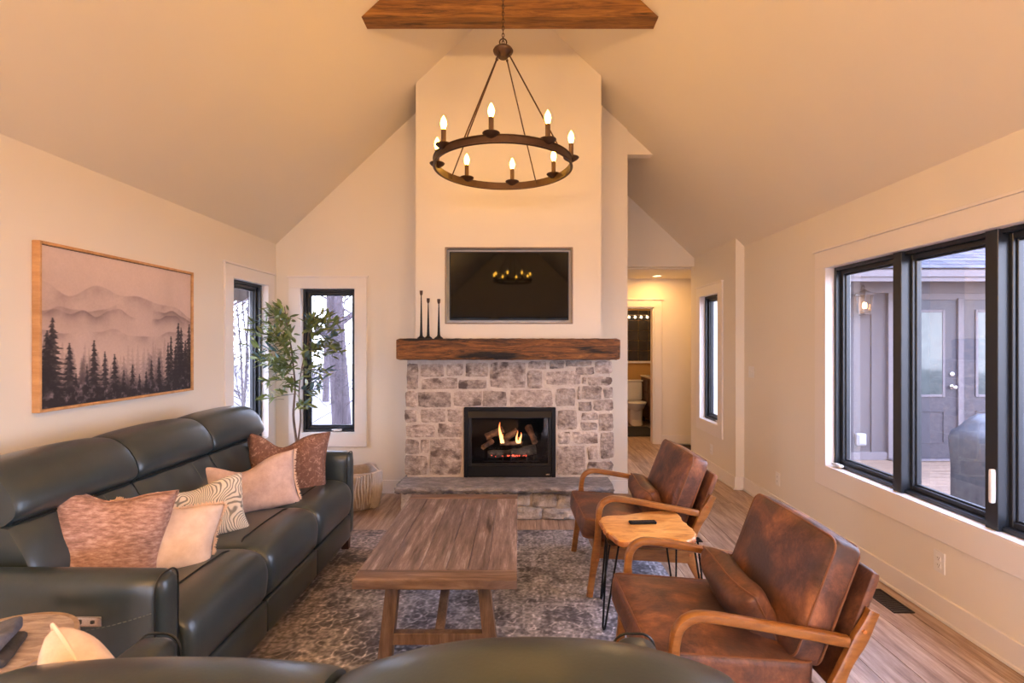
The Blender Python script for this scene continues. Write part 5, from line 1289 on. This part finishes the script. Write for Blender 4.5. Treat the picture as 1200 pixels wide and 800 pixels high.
# neighbouring wing: board-and-batten wall with double door under a shingled roof
hb = thing('neighbouring_wing', 'taupe board-and-batten house wing with shingled roof across the deck', 'house', (5.0, 6.92, -.05))
WY = 6.92
obj('siding_wall', bx(2.80, 10.5, WY, WY+.2, -.4, 2.55), M['siding'], hb, world=True)
for k in range(8): obj('batten', bx(2.95+k*.30, 2.995+k*.30, WY-.022, WY, .05, 2.32, .003), M['siding'], hb, world=True) if 2.95+k*.30 < 4.9 else None
obj('skirt_board', bx(2.80, 10.5, WY-.03, WY, -.045, .06, .003), M['siding_trim'], hb, world=True)
obj('frieze_board', bx(2.80, 10.5, WY-.03, WY, 2.20, 2.50, .003), M['siding_trim'], hb, world=True)
obj('soffit', bx(2.80, 10.5, 6.42, WY, 2.42, 2.44), M['siding_trim'], hb, world=True)
obj('fascia', bx(2.80, 10.5, 6.40, 6.43, 2.30, 2.46, .003), M['siding_trim'], hb, world=True)
obj('roof_deck', prism([(6.38, 2.44), (10.6, 4.55), (10.6, 4.45), (6.38, 2.36)], 2.80, 10.5, 'x'), M['siding_trim'], hb, world=True)
sh = bx(0, .296, 0, .30, 0, .012, .003).mesh('shingle'); sh.materials.append(M['shingle'])
ang = math.atan2(2.11, 4.22)
cnt = 0
for r0 in range(20):
    for c0 in range(14):
        x = 2.9+c0*.30+(.15 if r0 % 2 else 0); y = 6.37+r0*.135*math.cos(ang); z = 2.452+r0*.135*math.sin(ang)
        o_ = obj('shingle', sh, None, hb, loc=(x-5.0, y-6.92, z+.05+.006+rnd.uniform(0, .003)), rot=(ang-.035, 0, 0)); cnt += 1
rest = MB()
for r0 in range(20):
    for c0 in range(14, 24): x = 2.9+c0*.30+(.15 if r0 % 2 else 0); bx(x, x+.296, 6.37+r0*.135*math.cos(ang), 6.37+(r0+1.1)*.135*math.cos(ang), 2.452+r0*.135*math.sin(ang), 2.475+r0*.135*math.sin(ang), 0, rest)
for r0 in range(20, 34):
    for c0 in range(24): x = 2.9+c0*.30+(.15 if r0 % 2 else 0); bx(x, x+.296, 6.37+r0*.135*math.cos(ang), 6.37+(r0+1.1)*.135*math.cos(ang), 2.452+r0*.135*math.sin(ang), 2.475+r0*.135*math.sin(ang), 0, rest)
tag(obj('shingles', rest, M['shingle'], hb, world=True), kind='stuff')
def patio_door(x0, flip, label):
    d = thing('patio_door', label, 'door', (x0, WY, -.02), 0, 'patio doors')
    w_ = .81; H_ = 2.13
    obj('slab', bx(0, w_, -.045, -.004, 0, H_, .003), M['door_grey'], d)
    g0, g1, gz0, gz1 = .20, .61, .86, 1.96
    fr = MB()
    for q in ((g0-.035, g0, gz0-.035, gz1+.035), (g1, g1+.035, gz0-.035, gz1+.035), (g0, g1, gz0-.035, gz0), (g0, g1, gz1, gz1+.035)): bx(q[0], q[1], -.060, -.045, q[2], q[3], .004, fr)
    obj('glazing_frame', fr, M['siding_trim'], d)
    obj('pane', bx(g0, g1, -.052, -.046, gz0, gz1), M['house_glass'], d)
    pn = MB()
    for q in ((.17, .64, .20, .64),):
        for r0 in ((q[0], q[0]+.018, q[2], q[3]), (q[1]-.018, q[1], q[2], q[3]), (q[0], q[1], q[2], q[2]+.018), (q[0], q[1], q[3]-.018, q[3])): bx(r0[0], r0[1], -.053, -.044, r0[2], r0[3], .003, pn)
    obj('panel_moulding', pn, M['door_grey'], d)
    if flip:
        for z in (.96, 1.13):
            k_ = lathe([(.0, 0), (.030, 0), (.030, .008), (.012, .014), (.012, .03), (.026, .04), (.030, .055), (.022, .068), (0, .072)] if z < 1 else [(0, 0), (.030, 0), (.030, .014), (.02, .02), (0, .021)], 18)
            k_.xf(Matrix.Translation((w_-.07, -.045, z)) @ Matrix.Rotation(R(90), 4, 'X')); obj('knob' if z < 1 else 'deadbolt', k_, M['chrome'], d)
patio_door(5.07, True, 'aubergine grey glazed patio door with knob and deadbolt')
patio_door(5.96, False, 'aubergine grey glazed patio door right of the pale astragal, partly behind the covered grill')
mb = MB(); bx(5.882, 5.958, WY-.07, WY, -.02, 2.13, .004, mb); bx(4.96, 5.068, WY-.05, WY, -.02, 2.13, .004, mb); bx(6.772, 6.88, WY-.05, WY, -.02, 2.13, .004, mb); bx(4.96, 6.88, WY-.05, WY, 2.11, 2.20, .004, mb); bx(4.96, 6.88, WY-.12, WY, -.04, -.02, .003, mb)
obj('door_casing', mb, M['siding_trim'], hb, world=True)
# wall lantern
ln_ = thing('carriage_lantern', 'lit silver-grey carriage lantern on the taupe siding', 'lantern', (4.62, 6.84, 1.92))
obj('back_plate', bx(-.05, .05, .06, .08, .02, .30, .01), M['siding_trim'], ln_)
obj('roof_cap', lathe([(.125, .245), (.12, .255), (.07, .29), (.03, .31), (.012, .33), (.016, .345), (0, .355)], 6), M['siding_trim'], ln_)
obj('bottom_plate', lathe([(.0, -.01), (.075, -.01), (.08, .0), (.0, .01)], 6), M['siding_trim'], ln_)
obj('glass_shade', lathe([(.072, .01), (.105, .245), (.104, .245), (.071, .01)], 6), M['seeded_glass'], ln_)
cg = MB()
for k in range(6): a = math.pi/3*k; sweep([(.074*math.cos(a), .074*math.sin(a), .0), (.107*math.cos(a), .107*math.sin(a), .245)], .006, 5, mb=cg)
obj('cage_bars', cg, M['siding_trim'], ln_)
obj('bulb', soft(.05, .05, .09, .024, 6, at=(0, 0, .11)), M['lamp_glow'], ln_)
obj('arm', sweep(catmull([(0, .07, .27), (0, .03, .38), (0, 0, .35)], n=6), .008, 6), M['siding_trim'], ln_)
ou = thing('outdoor_outlet', 'white outdoor outlet cover low on the taupe siding', 'outlet', (4.60, WY, .23))
M['grey_white'] = plain('weathered_white_plastic', rgb(150, 148, 152), .5); obj('cover_box', soft(.13, .06, .17, .02, 6, at=(0, -.03, 0)), M['grey_white'], ou); obj('lid', soft(.10, .02, .13, .01, 6, at=(0, -.065, 0)), M['grey_white'], ou)
# covered grill
gc = MB(); rr_ = random.Random(6); n_ = 40; rows = [(-.065, 1.02, .95), (.10, 1.0, .96), (.35, .99, .95), (.60, 1.0, 1.0), (.70, 1.02, 1.0), (.76, .99, .96), (.80, .90, .84), (.86, .84, .70), (.915, .74, .50), (.93, .4, .25), (.932, .02, .02)]
v = []; f = []
for (z, sxx, syy) in rows:
    for k in range(n_):
        a = 2*math.pi*k/n_; e_ = .45; cx_ = math.copysign(abs(math.cos(a))**e_, math.cos(a)); sy_ = math.copysign(abs(math.sin(a))**e_, math.sin(a))
        fold = 1+(.035*math.sin(k*2.1+z*3)+.02*math.sin(k*1.3+2+z*5))*min(1, max(.3, 1-z)); v.append((.52*sxx*cx_*fold, .33*syy*sy_*fold, z+rr_.uniform(-.006, .006)*(z > 0)))
for i in range(len(rows)-1):
    for k in range(n_): l_ = (k+1) % n_; f.append((i*n_+k, i*n_+l_, (i+1)*n_+l_, (i+1)*n_+k))
f.append(tuple((len(rows)-1)*n_+k for k in range(n_))); gc.add(v, f)
gco = tag(obj('covered_grill', gc, M['cover'], None, loc=(4.22, 4.20, .02), sharp=80), 'charcoal fabric-covered grill standing on the deck outside the big window', 'grill')
# eave of our own roof above the left wall and a gutter elbow
struct('trim_7', prism([(-3.25, 2.02), (-2.67, 2.40), (-2.67, 2.52), (-3.25, 2.14)], 3.2, 6.0), M['slot'])

def tree(x, y, h, r, label, seed, spread=1.0, depth=4, lean=0.0):
    rg = random.Random(seed); mb = MB()
    def branch(p, d, ln, r0, lev):
        P = [Vector(p)]; d = Vector(d).normalized(); seg = 5 if lev < 2 else 4
        for k in range(seg): d = (d+Vector((rg.uniform(-.18, .18), rg.uniform(-.18, .18), rg.uniform(-.05, .14)))*(1 if lev else .35)).normalized(); P.append(P[-1]+d*ln/seg)
        sweep(P, [max(.004, r0*(1-.62*k/seg)) for k in range(seg+1)], 8 if lev < 1 else (5 if lev < 2 else 3), mb=mb)
        if lev >= depth: return
        nb = (9, 5, 4, 3)[lev] if lev < 4 else 2
        for k in range(nb):
            t_ = rg.uniform(.18 if lev == 0 else .3, 1)*seg; i = min(seg-1, int(t_)); q = P[i].lerp(P[i+1], t_-i); a = rg.uniform(0, 2*math.pi)
            dd = (d*.55+Vector((math.cos(a), math.sin(a), rg.uniform(-.1, .6)))*.9*spread).normalized(); branch(q, dd, ln*rg.uniform(.38, .6), r0*(.36 if lev == 0 else .5)*(1-.5*t_/seg), lev+1)
    branch((0, 0, 0), (lean, 0, 1), h, r, 0)
    return tag(obj('bare_tree', mb, M['bark'], None, loc=(x, y, -.52), sharp=80), label, 'tree', 'bare trees outside')
tree(-3.86, 11.2, 9, .22, 'thick bare tree trunk standing close outside the back window', 31, lean=.02)
tree(-5.35, 12.6, 8, .09, 'slim bare tree left of the thick trunk outside the back window', 32)
tree(-4.7, 15.5, 9, .11, 'bare tree behind the thick trunk outside the back window', 33)
tree(-3.9, 17.8, 10, .13, 'distant bare tree seen right of the thick trunk', 34)
tree(-6.6, 17.5, 9, .12, 'distant bare tree at the left of the back window', 35)
tree(-5.6, 10.4, 3.4, .035, 'twiggy shrub-like bare tree low outside the back window', 36, 1.3)
tree(-5.4, 9.1, 7, .07, 'bare tree outside the left wall window, nearest the corner', 37, 1.2)
tree(-7.4, 10.9, 8, .09, 'bare tree with fine branches filling the left wall window', 38, 1.2)
tree(-8.2, 13.8, 9, .12, 'farther bare tree behind the fine branches in the left window', 39)
tree(-4.6, 7.7, 3.0, .03, 'low twiggy bare tree close outside the left wall window', 40, 1.3)
for k, (x, y, h) in enumerate(((-3.6, 8.6, 2.6), (-4.3, 8.0, 3.2), (-3.4, 9.8, 3.6), (-5.0, 9.6, 4.2))):
    tree(x, y, h, .022, ('fine twiggy sapling low at the right of the back window', 'fine twiggy sapling near the left edge of the back window', 'tall fine sapling in front of the thick trunk', 'tall fine sapling left of the thick trunk')[k], 60+k, 1.3)
for k, (x, y, h) in enumerate(((-4.6, 6.6, 3.4), (-5.6, 8.2, 4.4), (-4.0, 6.9, 2.6))):
    tree(x, y, h, .020, ('fine sapling outside the left wall window', 'taller fine sapling farther outside the left wall window', 'small fine sapling close to the left wall window corner')[k], 70+k, 1.3)
